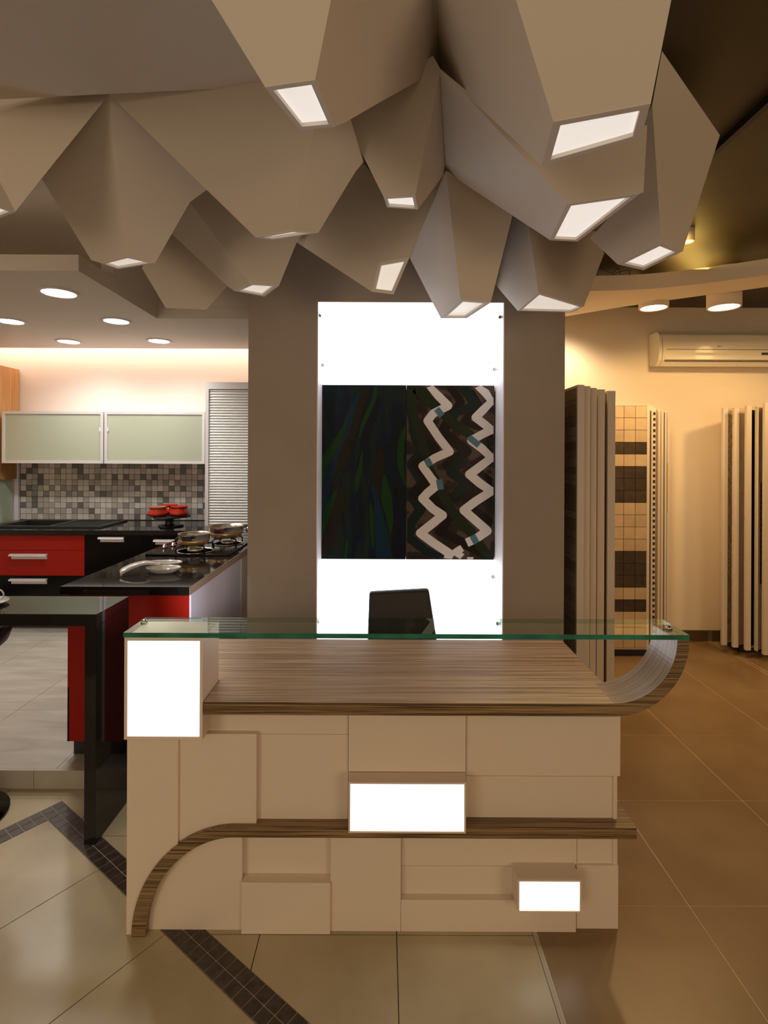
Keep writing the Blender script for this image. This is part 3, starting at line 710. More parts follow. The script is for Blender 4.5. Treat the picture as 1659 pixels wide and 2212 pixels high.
for i in range(NA):
    t0, t1 = math.pi/2*i/NA, math.pi/2*(i+1)/NA
    O0 = (cxA+ao*math.sin(t0), czA-bo*math.cos(t0)); O1 = (cxA+ao*math.sin(t1), czA-bo*math.cos(t1))
    I0 = (cxA+ai_*math.sin(t0), czA-bi*math.cos(t0)); I1 = (cxA+ai_*math.sin(t1), czA-bi*math.cos(t1))
    s0, s1 = 0.33*t0/1.57, 0.33*t1/1.57
    am.add([(O0[0],ya,O0[1]),(O1[0],ya,O1[1]),(I1[0],ya,I1[1]),(I0[0],ya,I0[1])], [(0,1,2,3)], 0, False, [[(0,0)]*4])
    am.add([(O0[0],yb,O0[1]),(O1[0],yb,O1[1]),(I1[0],yb,I1[1]),(I0[0],yb,I0[1])], [(3,2,1,0)], 0, False, [[(0,0)]*4])
    am.add([(I0[0],ya,I0[1]),(I1[0],ya,I1[1]),(I1[0],yb,I1[1]),(I0[0],yb,I0[1])], [(0,1,2,3)], 1, True, [[(s0,ya),(s1,ya),(s1,yb),(s0,yb)]])
    am.add([(O0[0],ya,O0[1]),(O1[0],ya,O1[1]),(O1[0],yb,O1[1]),(O0[0],yb,O0[1])], [(3,2,1,0)], 1, True, [[(s0,yb),(s1,yb),(s1,ya),(s0,ya)][::1]])
am.build('curved_end', [M['zebra'], M['zebra_uv']], desk)
# lower shelf
DS = 1.80
zs1, zs0 = fz(1787, DS), fz(1810.5, DS)
sh = MB(); sh.add([(fx(512,DS),DS,zs0),(fx(1379,DS),DS,zs0),(fx(1379,DS),2.30,zs0),(fx(512,DS),2.30,zs0),(fx(512,DS),DS,zs1),(fx(1379,DS),DS,zs1),(fx(1379,DS),2.30,zs1),(fx(512,DS),2.30,zs1)],
    [(0,3,2,1),(4,5,6,7),(0,1,5,4),(1,2,6,5),(2,3,7,6),(3,0,4,7)], 0)
sh.build('lower_shelf', M['zebra'], desk)
arc = []; NQ = 28
xo, zo = fx(512, DS), 0.0
Ao, Bo = fx(512, DS)-fx(288, DS), zs1; Ai, Bi = fx(512, DS)-fx(318, DS), zs0
outer = [(fx(512, DS)-Ao*math.sin(t), Bo*math.cos(t)) for t in [math.pi/2*i/NQ for i in range(NQ+1)]]
inner = [(fx(512, DS)-Ai*math.sin(t), Bi*math.cos(t)) for t in [math.pi/2*i/NQ for i in range(NQ+1)]]
ab = MB()
for i in range(NQ):
    a, b, c2, d2 = outer[i], outer[i+1], inner[i+1], inner[i]
    y0, y1 = DS, DB-0.001
    ab.add([(a[0],y0,a[1]),(b[0],y0,b[1]),(c2[0],y0,c2[1]),(d2[0],y0,d2[1]),(a[0],y1,a[1]),(b[0],y1,b[1]),(c2[0],y1,c2[1]),(d2[0],y1,d2[1])],
           [(0,1,2,3),(0,4,5,1),(3,2,6,7)]+([(2,1,5,6)] if i == NQ-1 else []), 0)
ab.build('curved_band', M['zebra'], desk, fix=False)
# glass ledge
GX0, GX1, GY0, GY1, GZ0, GZ1 = fx(268, 1.75), fx(1491, 1.75), 1.750, 1.9185, 1.0295, 1.0455
g = MB(); g.add([(GX0,GY0,GZ0),(GX1,GY0,GZ0),(GX1,GY1,GZ0),(GX0,GY1,GZ0),(GX0,GY0,GZ1),(GX1,GY0,GZ1),(GX1,GY1,GZ1),(GX0,GY1,GZ1)], [(4,5,6,7),(0,3,2,1)], 0)
g.add([(GX0,GY0,GZ0),(GX1,GY0,GZ0),(GX1,GY1,GZ0),(GX0,GY1,GZ0),(GX0,GY0,GZ1),(GX1,GY0,GZ1),(GX1,GY1,GZ1),(GX0,GY1,GZ1)], [(0,1,5,4),(1,2,6,5),(3,0,4,7)], 1)
g.add([(GX0,GY1,GZ0),(GX1,GY1,GZ0),(GX1,GY1,GZ1),(GX0,GY1,GZ1)], [(0,1,2,3)], 2)
gl = g.build('glass_ledge', [M['clear'], M['glass_edge'], M['clear_back']], desk, fix=False)
for px, py in ((312, 1344), (1444, 1358)):
    p = pz(px, py, GZ1)
    MB().lathe([(0.012, 0), (0.013, 0.004), (0.009, 0.009), (0, 0.011)], (p.x, p.y, GZ1+0.0002), 18).build('screw', M['chrome'], gl)

# ------------------------------------------------------------------ office chair behind the desk
ch = thing('office_chair', 'brown leather chair behind the desk, only its straight back showing', 'chair', (0.17, 2.55, 0))
D0 = 2.74
bk = [pd(797, 1284, D0), pd(928, 1277, D0), pd(945, 1420, D0), pd(796, 1420, D0)]
zb = 0.50
bl, br = bk[3].x-0.01, bk[2].x+0.025
pts = [(bk[0].x, D0+0.03, bk[0].z), (bk[1].x, D0+0.03, bk[1].z), (br, D0-0.02, zb), (bl, D0-0.02, zb)]
th = 0.05
MB().add(pts+[(x, y+th, z) for x, y, z in pts], [(0,3,2,1),(4,5,6,7),(0,1,5,4),(1,2,6,5),(2,3,7,6),(3,0,4,7)]).build('backrest', M['leather'], ch, 0.012)
BX('seat', M['leather'], ch, bl-0.03, br+0.03, 2.36, D0+0.02, 0.41, 0.49, 0.02)
MB().cyl(((bl+br)/2, 2.56, 0.10), 0.03, 0.31, 16).build('gas_column', M['chrome'], ch)
for k in range(5):
    a = 2*math.pi*k/5+0.3; c0 = Vector(((bl+br)/2, 2.56, 0.095)); e = c0+Vector((math.cos(a), math.sin(a), 0))*0.22; e.z = 0.065
    lg = MB().tube([c0, e], 0.016).build('leg', M['black'], ch)
    MB().cyl((e.x-0.012, e.y, 0.028), 0.026, 0.024, 14, axis='X').build('caster', M['black'], lg)

# ------------------------------------------------------------------ kitchen
KZ = 0.09
def handle(parent, x0, x1, yf, zt):
    mb = MB(); mb.box(x0+0.012, x1-0.004, yf-0.006, yf-0.0003, zt-0.046, zt-0.012)
    mb.add([(x0, yf-0.030, zt-0.018), (x1, yf-0.030, zt-0.018), (x1, yf-0.024, zt-0.004), (x0, yf-0.024, zt-0.004), (x1, yf-0.0003, zt), (x0, yf-0.0003, zt), (x0, yf-0.022, zt-0.014), (x1, yf-0.022, zt-0.014), (x0, yf-0.0003, zt-0.008), (x1, yf-0.0003, zt-0.008)],
           [(0,1,2,3),(3,2,4,5),(0,6,7,1),(6,8,9,7),(0,3,5,8,6),(1,7,9,4,2)])
    return mb.build('handle', M['alu_white'], parent)
KF = 4.68
def base_cab(label, x0, x1, fronts, hx, ct=0.925):
    c = thing('base_cabinet', label, 'cabinet', ((x0+x1)/2, 5.0, KZ), 'base cabinets along the kitchen back wall')
    BX('carcass', M['black'], c, x0, x1, KF+0.02, 5.38, KZ+0.10, ct)
    BX('plinth', M['black'], c, x0, x1, KF+0.08, 5.38, KZ+0.0005, KZ+0.099)
    for z0, z1, m, hh in fronts:
        d = BX('drawer_front', M[m], c, x0+0.0015, x1-0.0015, KF, KF+0.019, z0+0.0015, z1-0.0015, 0.001)
        if hh: handle(d, hx[0], hx[1], KF, hh)
        if m == 'red': lab(d, 'glossy red drawer front')
    return c
zc = lambda py: fz(py, KF)
base_cab('red-fronted kitchen drawer cabinet under the sink with two long handles', -3.63, fx(183.5, KF), [(zc(1192), 0.922, 'red', None), (zc(1247), zc(1192), 'red', zc(1199.5)), (KZ+0.1, zc(1247), 'black_gloss', zc(1253))], (fx(23.5, KF), fx(104, KF)), 0.79)
base_cab('black kitchen cabinet with a short handle right of the red drawers', fx(183.5, KF)+0.001, -2.12, [(KZ+0.1, 0.922, 'black_gloss', zc(1162))], (fx(215, KF), fx(270, KF)))
base_cab('black kitchen cabinet mostly hidden behind the hob', -2.119, -1.64, [(KZ+0.1, 0.922, 'black_gloss', zc(1167))], (fx(334, KF), fx(380, KF)))
kc = thing('kitchen_worktop', 'black granite worktop along the tiled kitchen wall', 'worktop', (-2.4, 5.0, 0.926))
wk = MB(); wk.box(-3.68, -3.52, 4.66, 5.39, 0.926, 0.968).box(-3.08, -0.80, 4.66, 5.39, 0.926, 0.968).box(-3.52, -3.08, 4.66, 4.84, 0.926, 0.968).box(-3.52, -3.08, 5.27, 5.39, 0.926, 0.968)
wk.build('slab', M['granite'], kc)
sk = thing('kitchen_sink', 'black composite sink with a ribbed drainer set into the back worktop', 'sink', (-3.03, 5.05, 0.968))
s1 = MB(); s1.box(-3.57, -3.50, 4.80, 5.31, 0.9685, 0.982).box(-3.50, -3.06, 4.80, 4.86, 0.9685, 0.982).box(-3.50, -3.06, 5.25, 5.31, 0.9685, 0.982)
s1.box(-3.06, -3.00, 4.80, 5.31, 0.9685, 0.982).box(-3.00, -2.555, 4.80, 4.84, 0.9685, 0.982).box(-3.00, -2.555, 5.27, 5.31, 0.9685, 0.982).box(-2.595, -2.555, 4.84, 5.27, 0.9685, 0.982)
s1.box(-3.00, -2.595, 4.84, 5.27, 0.9685, 0.976)
for k in range(7): s1.box(-2.97, -2.63, 4.88+0.052*k, 4.892+0.052*k, 0.9755, 0.9785)
s1.build('drainer', M['black_sink'], sk)
MB().box(-3.50, -3.06, 4.86, 4.866, 0.80, 0.9684).box(-3.50, -3.06, 5.244, 5.25, 0.80, 0.9684).box(-3.50, -3.494, 4.866, 5.244, 0.80, 0.9684).box(-3.066, -3.06, 4.866, 5.244, 0.80, 0.9684).box(-3.50, -3.06, 4.86, 5.25, 0.795, 0.80).build('bowl', M['black_sink'], sk)
# backsplash mosaic
bs = struct(MB().box(-3.68, -1.77, 5.388, 5.3995, 0.968, 1.62).build('wall_backsplash', M['grout_dark']))
pitch = 0.0577
m_tiles = [world_noise(mat('splash_%s' % n, (.3, .3, .3), 0.35), 6, (1, 1, 1), a, b) for n, a, b in
           (('light', (0.58, 0.56, 0.52), (0.70, 0.67, 0.62)), ('pale', (0.42, 0.40, 0.37), (0.50, 0.47, 0.43)), ('mid', (0.24, 0.24, 0.22), (0.30, 0.295, 0.275)), ('dark', (0.13, 0.13, 0.12), (0.18, 0.178, 0.165)))]
shared = []
for m in m_tiles:
    mb = MB().box(-pitch/2+0.0018, pitch/2-0.0018, -0.0035, 0.001, -pitch/2+0.0018, pitch/2-0.0018)
    me = bpy.data.meshes.new('splash_tile'); me.from_pydata(mb.v, [], mb.f); me.materials.append(m); me.update(); shared.append(me)
stuff = MB(); cnt = 0; prev = {}
for r in range(11):
    for q in range(33):
        x = -3.675+pitch*(q+0.5); z = 0.974+pitch*(r+0.5)
        if x > -1.79: continue
        if r >= 9 or cnt >= 297:
            stuff.box(x-pitch/2+0.0018, x+pitch/2-0.0018, 5.3845, 5.389, z-pitch/2+0.0018, z+pitch/2-0.0018, random.choices(range(4), (4, 5, 2, 3))[0]); continue
        cnt += 1
        ch_ = random.choices(range(4), (6, 6, 3, 3))[0]
        if ch_ >= 2 and (prev.get((r, q-1), 0) >= 2 or prev.get((r-1, q), 0) >= 2) and random.random() < 0.75: ch_ = random.choice((0, 1))
        prev[(r, q)] = ch_
        o = bpy.data.objects.new('tile', shared[ch_]); COL.objects.link(o); o.parent = bs
        o.location = Vector((x, 5.388, z))-WORLD[bs.name]
so = stuff.build('top_tile_rows', m_tiles, bs); so['kind'] = 'stuff'
struct(MB().box(-3.722, -3.682, 5.36, 5.399, 0.97, 1.60).build('trim_2', M['lilac']))
# left wall units
oc = thing('wall_cabinet', 'oak-veneered wall cabinet on the left kitchen wall', 'cabinet', (-3.85, 4.85, 1.38))
BX('carcass', M['oak'], oc, -4.0, -3.696, 4.40, 5.39, 1.385, 2.487)
gp = thing('glass_splashback', 'sage green glass splashback below the oak cabinet', 'splashback', (-3.74, 4.95, 0.97))
BX('glass_sheet', M['sage2'], gp, -3.745, -3.730, 4.30, 5.35, 0.970, 1.384)
# wall cabinets with sage glass
def wall_cab(label, x0, x1):
    c = thing('glass_wall_cabinet', label, 'cabinet', ((x0+x1)/2, 5.2, 1.55), 'sage glass cabinets above the mosaic')
    z0, z1, D = fz(1004, 5.05), fz(891.5, 5.05), 5.05
    BX('carcass', M['alu_white'], c, x0+0.002, x1-0.002, D+0.022, 5.384, z0+0.004, z1)
    f = 0.026
    d = MB().box(x0, x0+f, D, D+0.02, z0, z1).box(x1-f, x1, D, D+0.02, z0, z1).box(x0+f, x1-f, D, D+0.02, z0, z0+f).box(x0+f, x1-f, D, D+0.02, z1-f, z1).build('door_frame', M['alu_white'], c)
    MB().box(x0+f, x1-f, D+0.007, D+0.012, z0+f, z1-f).build('glass_pane', M['sage'], d)
    BX('hinge', M['alu'], c, x0+f-0.001 if x0 > -3 else x1-f-0.012, (x0+f+0.013) if x0 > -3 else x1-f+0.001, D-0.002, D+0.006, z1-0.19, z1-0.15)
wall_cab('left wall cabinet with a sage green glass door', fx(3.5, 5.05), fx(222.5, 5.05))
wall_cab('right wall cabinet with a sage green glass door, next to the roller shutter', fx(225, 5.05), fx(442, 5.05))
# roller shutter unit
rs = thing('roller_shutter_cabinet', 'tall aluminium roller shutter cabinet standing on the back worktop', 'cabinet', (-1.45, 5.1, 0.97))
RD = 4.98; x0, x1 = fx(443, RD), -1.02; zt = fz(827, RD)
f = MB().box(x0, x0+0.032, RD, 5.38, 0.969, zt).box(x1-0.03, x1, RD, 5.38, 0.969, zt).box(x0+0.032, x1-0.03, RD, 5.38, zt-0.065, zt).build('frame', M['alu_white'], rs)
BX('back_panel', M['alu'], rs, x0+0.032, x1-0.03, RD+0.03, 5.38, 0.97, zt-0.066)
ns = 50; zh = (zt-0.066-0.975)/ns
sl = MB().lathe([(0.0, 0), (0.0, 0.001)], n=3)
for k in range(ns):
    z = 0.975+zh*k; mb = MB(); pr = [(0.010, 0), (0.004, zh*0.18), (0.0015, zh*0.5), (0.004, zh*0.82), (0.010, zh*0.96)]
    vs = []; 
    for xx in (x0+0.033, x1-0.031):
        vs += [(xx, RD+0.006+d, z+h) for d, h in pr]
    mb.add(vs, [(i, i+5, i+6, i+1) for i in range(4)], 0, True); mb.build('slat', M['alu'], rs, fix=False)
# peninsula
pn = thing('peninsula_cabinet', 'red-fronted kitchen peninsula cabinet with a pale side panel', 'cabinet', (-1.3, 3.6, KZ))
BX('carcass', M['black'], pn, -1.590, -0.985, 2.722, 4.66, 0.18, 0.924)
BX('front_panel', M['red'], pn, -1.592, -1.336, 2.70, 2.72, 0.176, 0.924, 0.001)
BX('front_panel', M['red'], pn, -1.333, -0.984, 2.70, 2.72, 0.176, 0.924, 0.001)
BX('side_panel', M['red'], pn, -1.600, -1.592, 2.70, 4.66, 0.45, 0.924)
lab(BX('side_panel', M['black_gloss'], pn, -1.600, -1.592, 2.70, 4.66, 0.176, 0.449), 'glossy black lower side panel')
lab(BX('end_panel', M['lilac'], pn, -0.984, -0.975, 2.70, 3.64, 0.176, 0.9245), 'pale lilac-white side panel')
BX('corner_post', M['panel_white'], pn, -0.984, -0.972, 3.642, 3.85, 0.176, 0.9245)
for x, y in ((-1.56, 2.76), (-1.03, 2.76), (-1.56, 4.5), (-1.03, 4.5)): BX('leg', M['black'], pn, x-0.03, x+0.03, y-0.02, y+0.03, KZ+0.0005, 0.179)
pw = thing('peninsula_worktop', 'black granite peninsula worktop carrying the hob', 'worktop', (-1.3, 3.6, 0.925))
BX('slab', M['granite'], pw, -1.625, -0.9735, 2.67, 4.659, 0.925, 0.968, 0.002)
BX('edging', M['tan'], pw, -0.9733, -0.9715, 2.67, 4.659, 0.926, 0.967)
PZ = 0.968
# hob
hb = thing('gas_hob', 'black glass gas hob with chrome burner rings on the peninsula', 'hob', (-1.28, 3.75, PZ))
BX('glass_plate', M['black_gloss'], hb, -1.565, -1.015, 3.49, 4.12, PZ+0.0005, PZ+0.011, 0.004)
hz = PZ+0.011
for cx_, cy_, R in ((-1.28, 3.62, 0.125), (-1.15, 3.93, 0.11), (-1.46, 3.98, 0.085)):
    MB().lathe([(R, 0), (R+0.006, 0.003), (R, 0.006), (R-0.012, 0.003), (R-0.012, 0.0)], (cx_, cy_, hz+0.0003), 32).build('burner_ring', M['chrome'], hb)
    MB().lathe([(R*0.42, 0), (R*0.42, 0.016), (R*0.30, 0.024), (0, 0.026)], (cx_, cy_, hz+0.0004), 24).build('burner', M['steel'], hb)
    for k in range(4):
        a = math.pi/4+math.pi/2*k; d = Vector((math.cos(a), math.sin(a), 0)); c0 = Vector((cx_, cy_, 0))
        p = [c0+d*(R+0.008)+Vector((0, 0, hz+0.002)), c0+d*(R+0.012)+Vector((0, 0, hz+0.032)), c0+d*(R-0.005)+Vector((0, 0, hz+0.044)), c0+d*(R*0.45)+Vector((0, 0, hz+0.042)), c0+d*(R*0.45)+Vector((0, 0, hz+0.034))]
        MB().tube(p, 0.0055, 6).build('pan_support', M['iron'], hb)
for px_, py_ in ((-1.53, 3.72), (-1.50, 3.80)):
    MB().lathe([(0.017, 0), (0.015, 0.012), (0.012, 0.012), (0.012, 0.026), (0, 0.027)], (px_, py_, hz+0.0003), 18).build('knob', M['chrome'], hb)
def pan(label, x, y, R, h, z):
    p = thing('saucepan', label, 'pan', (x, y, z), 'steel pans on the gas hob')
    pf_ = [(0, 0), (R*0.72, 0.0), (R*0.90, h*0.25), (R*0.985, h*0.55), (R, h*0.97), (R*1.03, h), (R*0.985, h*0.985), (R*0.96, h*0.6), (R*0.86, h*0.28), (R*0.68, 0.006), (0, 0.006)]
    MB().lathe([q for q in pf_], (x, y, z), 40).build('pot_body', M['steel'], p)
    MB().lathe([(R*0.74, 0.001), (R*0.915, h*0.25), (R*0.985, h*0.48), (R*0.97, h*0.48)], (x, y, z-0.0008), 40).build('copper_base', M['copper'], p)
    for s in (-1, 1):
        ya_ = y+s*(R+0.002); w_ = R*0.34
        pts = [(x-w_, y+s*R*0.93, z+h*0.80), (x-w_*0.9, ya_+s*0.028, z+h*0.86), (x, ya_+s*0.036, z+h*0.9), (x+w_*0.9, ya_+s*0.028, z+h*0.86), (x+w_, y+s*R*0.93, z+h*0.80)]
        hm = MB().tube([tuple(q) for q in smooth(pts, 4)], 0.0065, 8)
        if s < 0: hm.box(x-w_*0.8, x+w_*0.8, ya_-0.040, ya_-0.022, z+h*0.55, z+h*0.98)
        hm.build('handle', M['bakelite'] if R > 0.115 else M['black_gloss'], p, 0.003)
pan('smaller steel pan with black grips on the front burner', -1.28, 3.60, 0.104, 0.075, hz+0.049)
pan('larger steel pan with dark red grips on the rear burner', -1.165, 3.93, 0.128, 0.085, hz+0.049)
# glass cruet
cr = thing('glass_shaker', 'small clear glass shaker with a metal cap at the end of the peninsula', 'shaker', (-1.03, 3.84, PZ))
MB().lathe([(0.024, 0.0), (0.027, 0.01), (0.024, 0.05), (0.02, 0.09), (0.016, 0.095)], (-1.006, 3.96, PZ+0.0005), 20).build('jar', M['clear'], cr)
MB().lathe([(0.018, 0.096), (0.018, 0.128), (0, 0.131)], (-1.006, 3.96, PZ+0.0005), 20).build('cap', M['chrome'], cr)
# double spoon rest
sr = MB()
def bowl(mb, cx_, cy_, rx, ry, h, base=0.6):
    mb.lathe([(0, 0.0), (base, 0.0), (0.80, h*0.45), (0.95, h*0.85), (1.0, h), (0.96, h), (0.88, h*0.8), (0.70, h*0.42), (0.5, h*0.22), (0, h*0.18)], (cx_, cy_, PZ+0.001), 36, sx=rx, sy=ry)
bowl(sr, -1.235, 2.99, 0.098, 0.062, 0.032)
bowl(sr, -1.285, 3.12, 0.105, 0.062, 0.036)
hp = smooth([(-1.435, 2.90, 0.014), (-1.427, 2.915, 0.026), (-1.395, 2.955, 0.044), (-1.35, 3.00, 0.053), (-1.31, 3.035, 0.046), (-1.275, 3.05, 0.034)], 5)
wdp = [0.028, 0.031, 0.034, 0.036, 0.040, 0.036]
n = len(hp); vs = []
for i, p in enumerate(hp):
    f_ = i/(n-1)*5; k = min(int(f_), 4); w_ = wdp[k]*(1-(f_-k))+wdp[k+1]*(f_-k)
    sd = Vector((0.45, -0.72, -0.45)).lerp(Vector((0.35, -0.94, 0.0)), i/(n-1)); sd.normalize(); c0 = Vector((p[0], p[1], PZ+0.001+p[2]))
    vs += [c0+sd*w_, c0+Vector((0, 0, 0.005)), c0-sd*w_, c0+Vector((0, 0, -0.007))]
fs = []
for i in range(n-1):
    for k in range(4): fs.append((i*4+k, i*4+(k+1) % 4, (i+1)*4+(k+1) % 4, (i+1)*4+k))
fs += [(0, 1, 2, 3), tuple((n-1)*4+k for k in range(4))]
sr.add(vs, fs, 0, True)
tag(sr.build('spoon_rest', M['porcelain']), 'white porcelain double spoon rest with a curved handle on the peninsula', 'spoon rest')
# pots on their stand
zk = 0.968
st = thing('pot_stand', 'black lobed wooden pot stand on the back worktop', 'stand', (-1.98, 4.92, zk))
def lobes(R, r, z0, z1):
    n = 72; poly = []
    for i in range(n):
        a = 2*math.pi*i/n; poly.append((-1.98+(R+r*math.cos(3*(a-0.5)))*math.cos(a), 4.92+(R+r*math.cos(3*(a-0.5)))*math.sin(a)))
    return MB().slab(poly, z0, z1)
lobes(0.105, 0.02, zk+0.0005, zk+0.014).build('base', M['black_wood'], st, 0.003)
MB().lathe([(0.045, 0.014), (0.038, 0.03), (0.038, 0.075), (0.048, 0.085)], (-1.98, 4.92, zk), 20).build('column', M['black_wood'], st)
lobes(0.165, 0.022, zk+0.085, zk+0.102).build('plate', M['black_wood'], st, 0.004)
zp = zk+0.1025
for lbl, x, y in (('left front red glazed pot on the black stand', -2.062, 4.86), ('right red glazed pot on the black stand', -1.885, 4.91), ('red glazed pot half hidden behind the left front pot', -2.035, 5.055)):
    t = thing('red_pot', lbl, 'pot', (x, y, zp), 'red glazed pots on the stand')
    MB().lathe([(0, 0), (0.062, 0), (0.086, 0.018), (0.088, 0.032), (0.066, 0.064), (0.064, 0.072), (0.068, 0.078), (0.066, 0.080), (0.058, 0.072), (0.056, 0.03), (0, 0.01)], (x, y, zp), 36).build('bowl', M['red_glaze'], t)
    MB().lathe([(0.0665, 0.066), (0.076, 0.084), (0.078, 0.088), (0.073, 0.089), (0.062, 0.074)], (x, y, zp), 36).build('rim', M['clay_rim'] if x < -2.05 else M['red_glaze'], t)
# table
tb = thing('bar_table', 'black granite bar table with a slab leg, in front of the kitchen', 'table', (-2.2, 2.36, 0))
TZ = 0.963
BX('top', M['granite'], tb, -3.4, -1.199, 2.2236, 2.508, TZ-0.05, TZ, 0.0015)
BX('slab_leg', M['granite'], tb, -1.247, -1.199, 2.2236, 2.508, 0.001, TZ-0.0505, 0.0015)
cp = thing('tea_cup', 'cup on a saucer at the left picture edge on the black table', 'cup', (-1.765, 2.36, TZ))
MB().lathe([(0, 0.001), (0.05, 0.001), (0.088, 0.012), (0.090, 0.015), (0.05, 0.005), (0, 0.005)], (-1.765, 2.36, TZ), 32).build('saucer', M['porcelain'], cp)
MB().lathe([(0, 0.006), (0.026, 0.006), (0.038, 0.035), (0.042, 0.07), (0.0395, 0.07), (0.034, 0.035), (0, 0.01)], (-1.765, 2.36, TZ), 28).build('bowl', M['porcelain'], cp)
MB().tube(smooth([(-1.727, 2.36, TZ+0.060), (-1.700, 2.36, TZ+0.066), (-1.684, 2.36, TZ+0.050), (-1.690, 2.36, TZ+0.026), (-1.722, 2.36, TZ+0.014)], 4), 0.0035).build('handle', M['porcelain'], cp)
stl = thing('bar_stool', 'black bar stool tucked under the table at the left picture edge', 'stool', (-1.90, 2.37, 0))
MB().lathe([(0.05, 0.70), (0.12, 0.715), (0.19, 0.78), (0.215, 0.85), (0.205, 0.86), (0.16, 0.80), (0, 0.775)], (-1.90, 2.37, 0), 36).build('seat', M['leather'], stl)
MB().lathe([(0.025, 0.02), (0.025, 0.71)], (-1.90, 2.37, 0), 20).build('column', M['chrome'], stl)
MB().lathe([(0.20, 0.001), (0.20, 0.012), (0.03, 0.03), (0, 0.031)], (-1.90, 2.37, 0), 36).build('base', M['black_gloss'], stl)
# kitchen downlights
k = 0
DL = {(-2.05, 3.35): 'recessed kitchen downlight nearest the faceted ceiling, the largest of them', (-2.86, 4.07): 'recessed kitchen downlight at the left picture edge',
      (-2.04, 4.05): 'recessed kitchen downlight in the middle row on the right', (-2.84, 4.79): 'recessed kitchen downlight in the far row on the left', (-2.01, 4.75): 'recessed kitchen downlight in the far row near the pillar'}
for (x, y), l in DL.items():
    t = thing('downlight', l, 'ceiling light', (x, y, SZ), 'recessed kitchen downlights')
    R = 0.098 if y < 3.8 else 0.088
    MB().lathe([(R+0.022, -0.0005), (R+0.02, -0.006), (R, -0.008), (R, -0.0005)], (x, y, SZ), 32).build('trim', M['white_paint'], t)
    MB().lathe([(R-0.001, -0.0045), (0, -0.0045)], (x, y, SZ), 32).build('lamp', M['lamp_white'], t)
    spot('downlight_beam', (x, y, SZ-0.02), (0, 0, -1), 158, 40, (1.0, 0.95, 0.88), 0.7, 0.07)

# ------------------------------------------------------------------ right side: lamps, air conditioner
def drum(label, x, y, z0, z1, R):
    t = thing('drum_light', label, 'ceiling light', (x, y, z1), 'warm drum ceiling lamps')
    MB().lathe([(R, z1), (R, z0), (R-0.012, z0), (R-0.012, z0+0.012)][::-1], (x, y, 0), 36).build('drum', M['cream_wall'], t)
    MB().lathe([(R-0.0125, z0+0.006), (0, z0+0.006)], (x, y, 0), 32).build('lamp', M['lamp_warm'], t)
drum('warm drum lamp hanging above the air conditioner', 2.39, 3.75, 2.685, Z_C-0.001, 0.108)
spot('drum_beam', (2.39, 3.75, 2.66), (0, 0.1, -1), 168, 36, (1.0, 0.60, 0.22), 0.3, 0.08)
drum('warm drum lamp set in the edge of the curved ceiling ring', 1.955, 3.87, 2.712, 2.90, 0.10)
spot('drum_beam', (1.955, 3.87, 2.69), (0, -0.12, -1), 140, 52, (1.0, 0.62, 0.26), 0.6, 0.08)
drum('warm drum lamp peeking out beside the rightmost faceted light', 1.765, 3.10, 2.885, Z_C-0.001, 0.035)
spot('wall_wash', (1.55, 4.38, 2.70), (-0.05, 0.35, -1), 140, 24, (1.0, 0.78, 0.50), 0.8, 0.08)
spot('wall_wash', (3.3, 3.6, 2.70), (-0.1, 0.35, -1), 140, 50, (1.0, 0.62, 0.26), 0.8, 0.08)
spot('floor_wash', (2.4, 1.6, 2.85), (0, 0.1, -1), 120, 14, AMBER, 0.8, 0.1)
area('ring_uplight', (2.0, 3.50, 2.845), (0.1, -0.1, 1), 1.3, 0.25, 6, (1.0, 0.66, 0.16))
cb = thing('loose_cable', 'loose thin wires on top of the curved ceiling ring', 'cable', (1.45, 3.58, 2.84))
for pts in ([(1280,570),(1298,582),(1322,592),(1335,580),(1340,596)], [(1322,596),(1338,590),(1358,586),(1360,597)]):
    MB().tube(smooth([tuple(pd(x, y-2, 3.52)) for x, y in pts], 4), 0.0022, 5).build('wire', M['black'], cb)
# air conditioner
ax0, ax1 = 2.349, 3.50; ac = thing('air_conditioner', 'cream wall-mounted air conditioner above the right display rack', 'air conditioner', ((ax0+ax1)/2, 4.64, 2.42))
zt_, zb_ = 2.715, 2.415; yw = 4.729; yf = 4.545
prof = [(yw, zb_+0.02), (yf+0.06, zb_), (yf+0.015, zb_+0.045), (yf+0.004, zb_+0.09), (yf, zb_+0.11), (yf, zb_+0.20), (yf+0.006, zt_-0.04), (yf+0.03, zt_-0.008), (yf+0.06, zt_), (yw, zt_)]
def lprof(x0, x1, pr, nm, m, p, bev=0):
    n = len(pr); vs = [(x0, y, z) for y, z in pr]+[(x1, y, z) for y, z in pr]
    return MB().add(vs, [tuple(range(n))[::-1], tuple(range(n, 2*n))]+[(i, (i+1) % n, (i+1) % n+n, i+n) for i in range(n)]).build(nm, m, p, bev)
lprof(ax0, ax0+0.03, [(y+0.006 if y < 4.7 else y, z) for y, z in prof], 'end_cap', M['ac_body'], ac, 0.006)
lprof(ax0+0.031, ax1, prof, 'casing', M['ac_body'], ac, 0.002)
lprof(ax1+0.001, ax1+0.03, [(y+0.006 if y < 4.7 else y, z) for y, z in prof], 'end_cap', M['ac_body'], ac, 0.006)
BX('front_seam', M['ac_dark'], ac, ax0+0.06, ax1-0.05, yf-0.0012, yf+0.01, zb_+0.134, zb_+0.138)
BX('air_flap', M['ac_body'], ac, ax0+0.05, ax1-0.05, yf+0.002, yf+0.03, zb_+0.05, zb_+0.088, 0.002)
BX('outlet_slot', M['ac_dark'], ac, ax0+0.05, ax1-0.05, yf+0.006, yf+0.03, zb_+0.038, zb_+0.044)
lab(BX('display', M['ac_dark'], ac, ax1-0.28, ax1-0.06, yf-0.0008, yf+0.01, zb_+0.092, zb_+0.112), 'dark display strip')
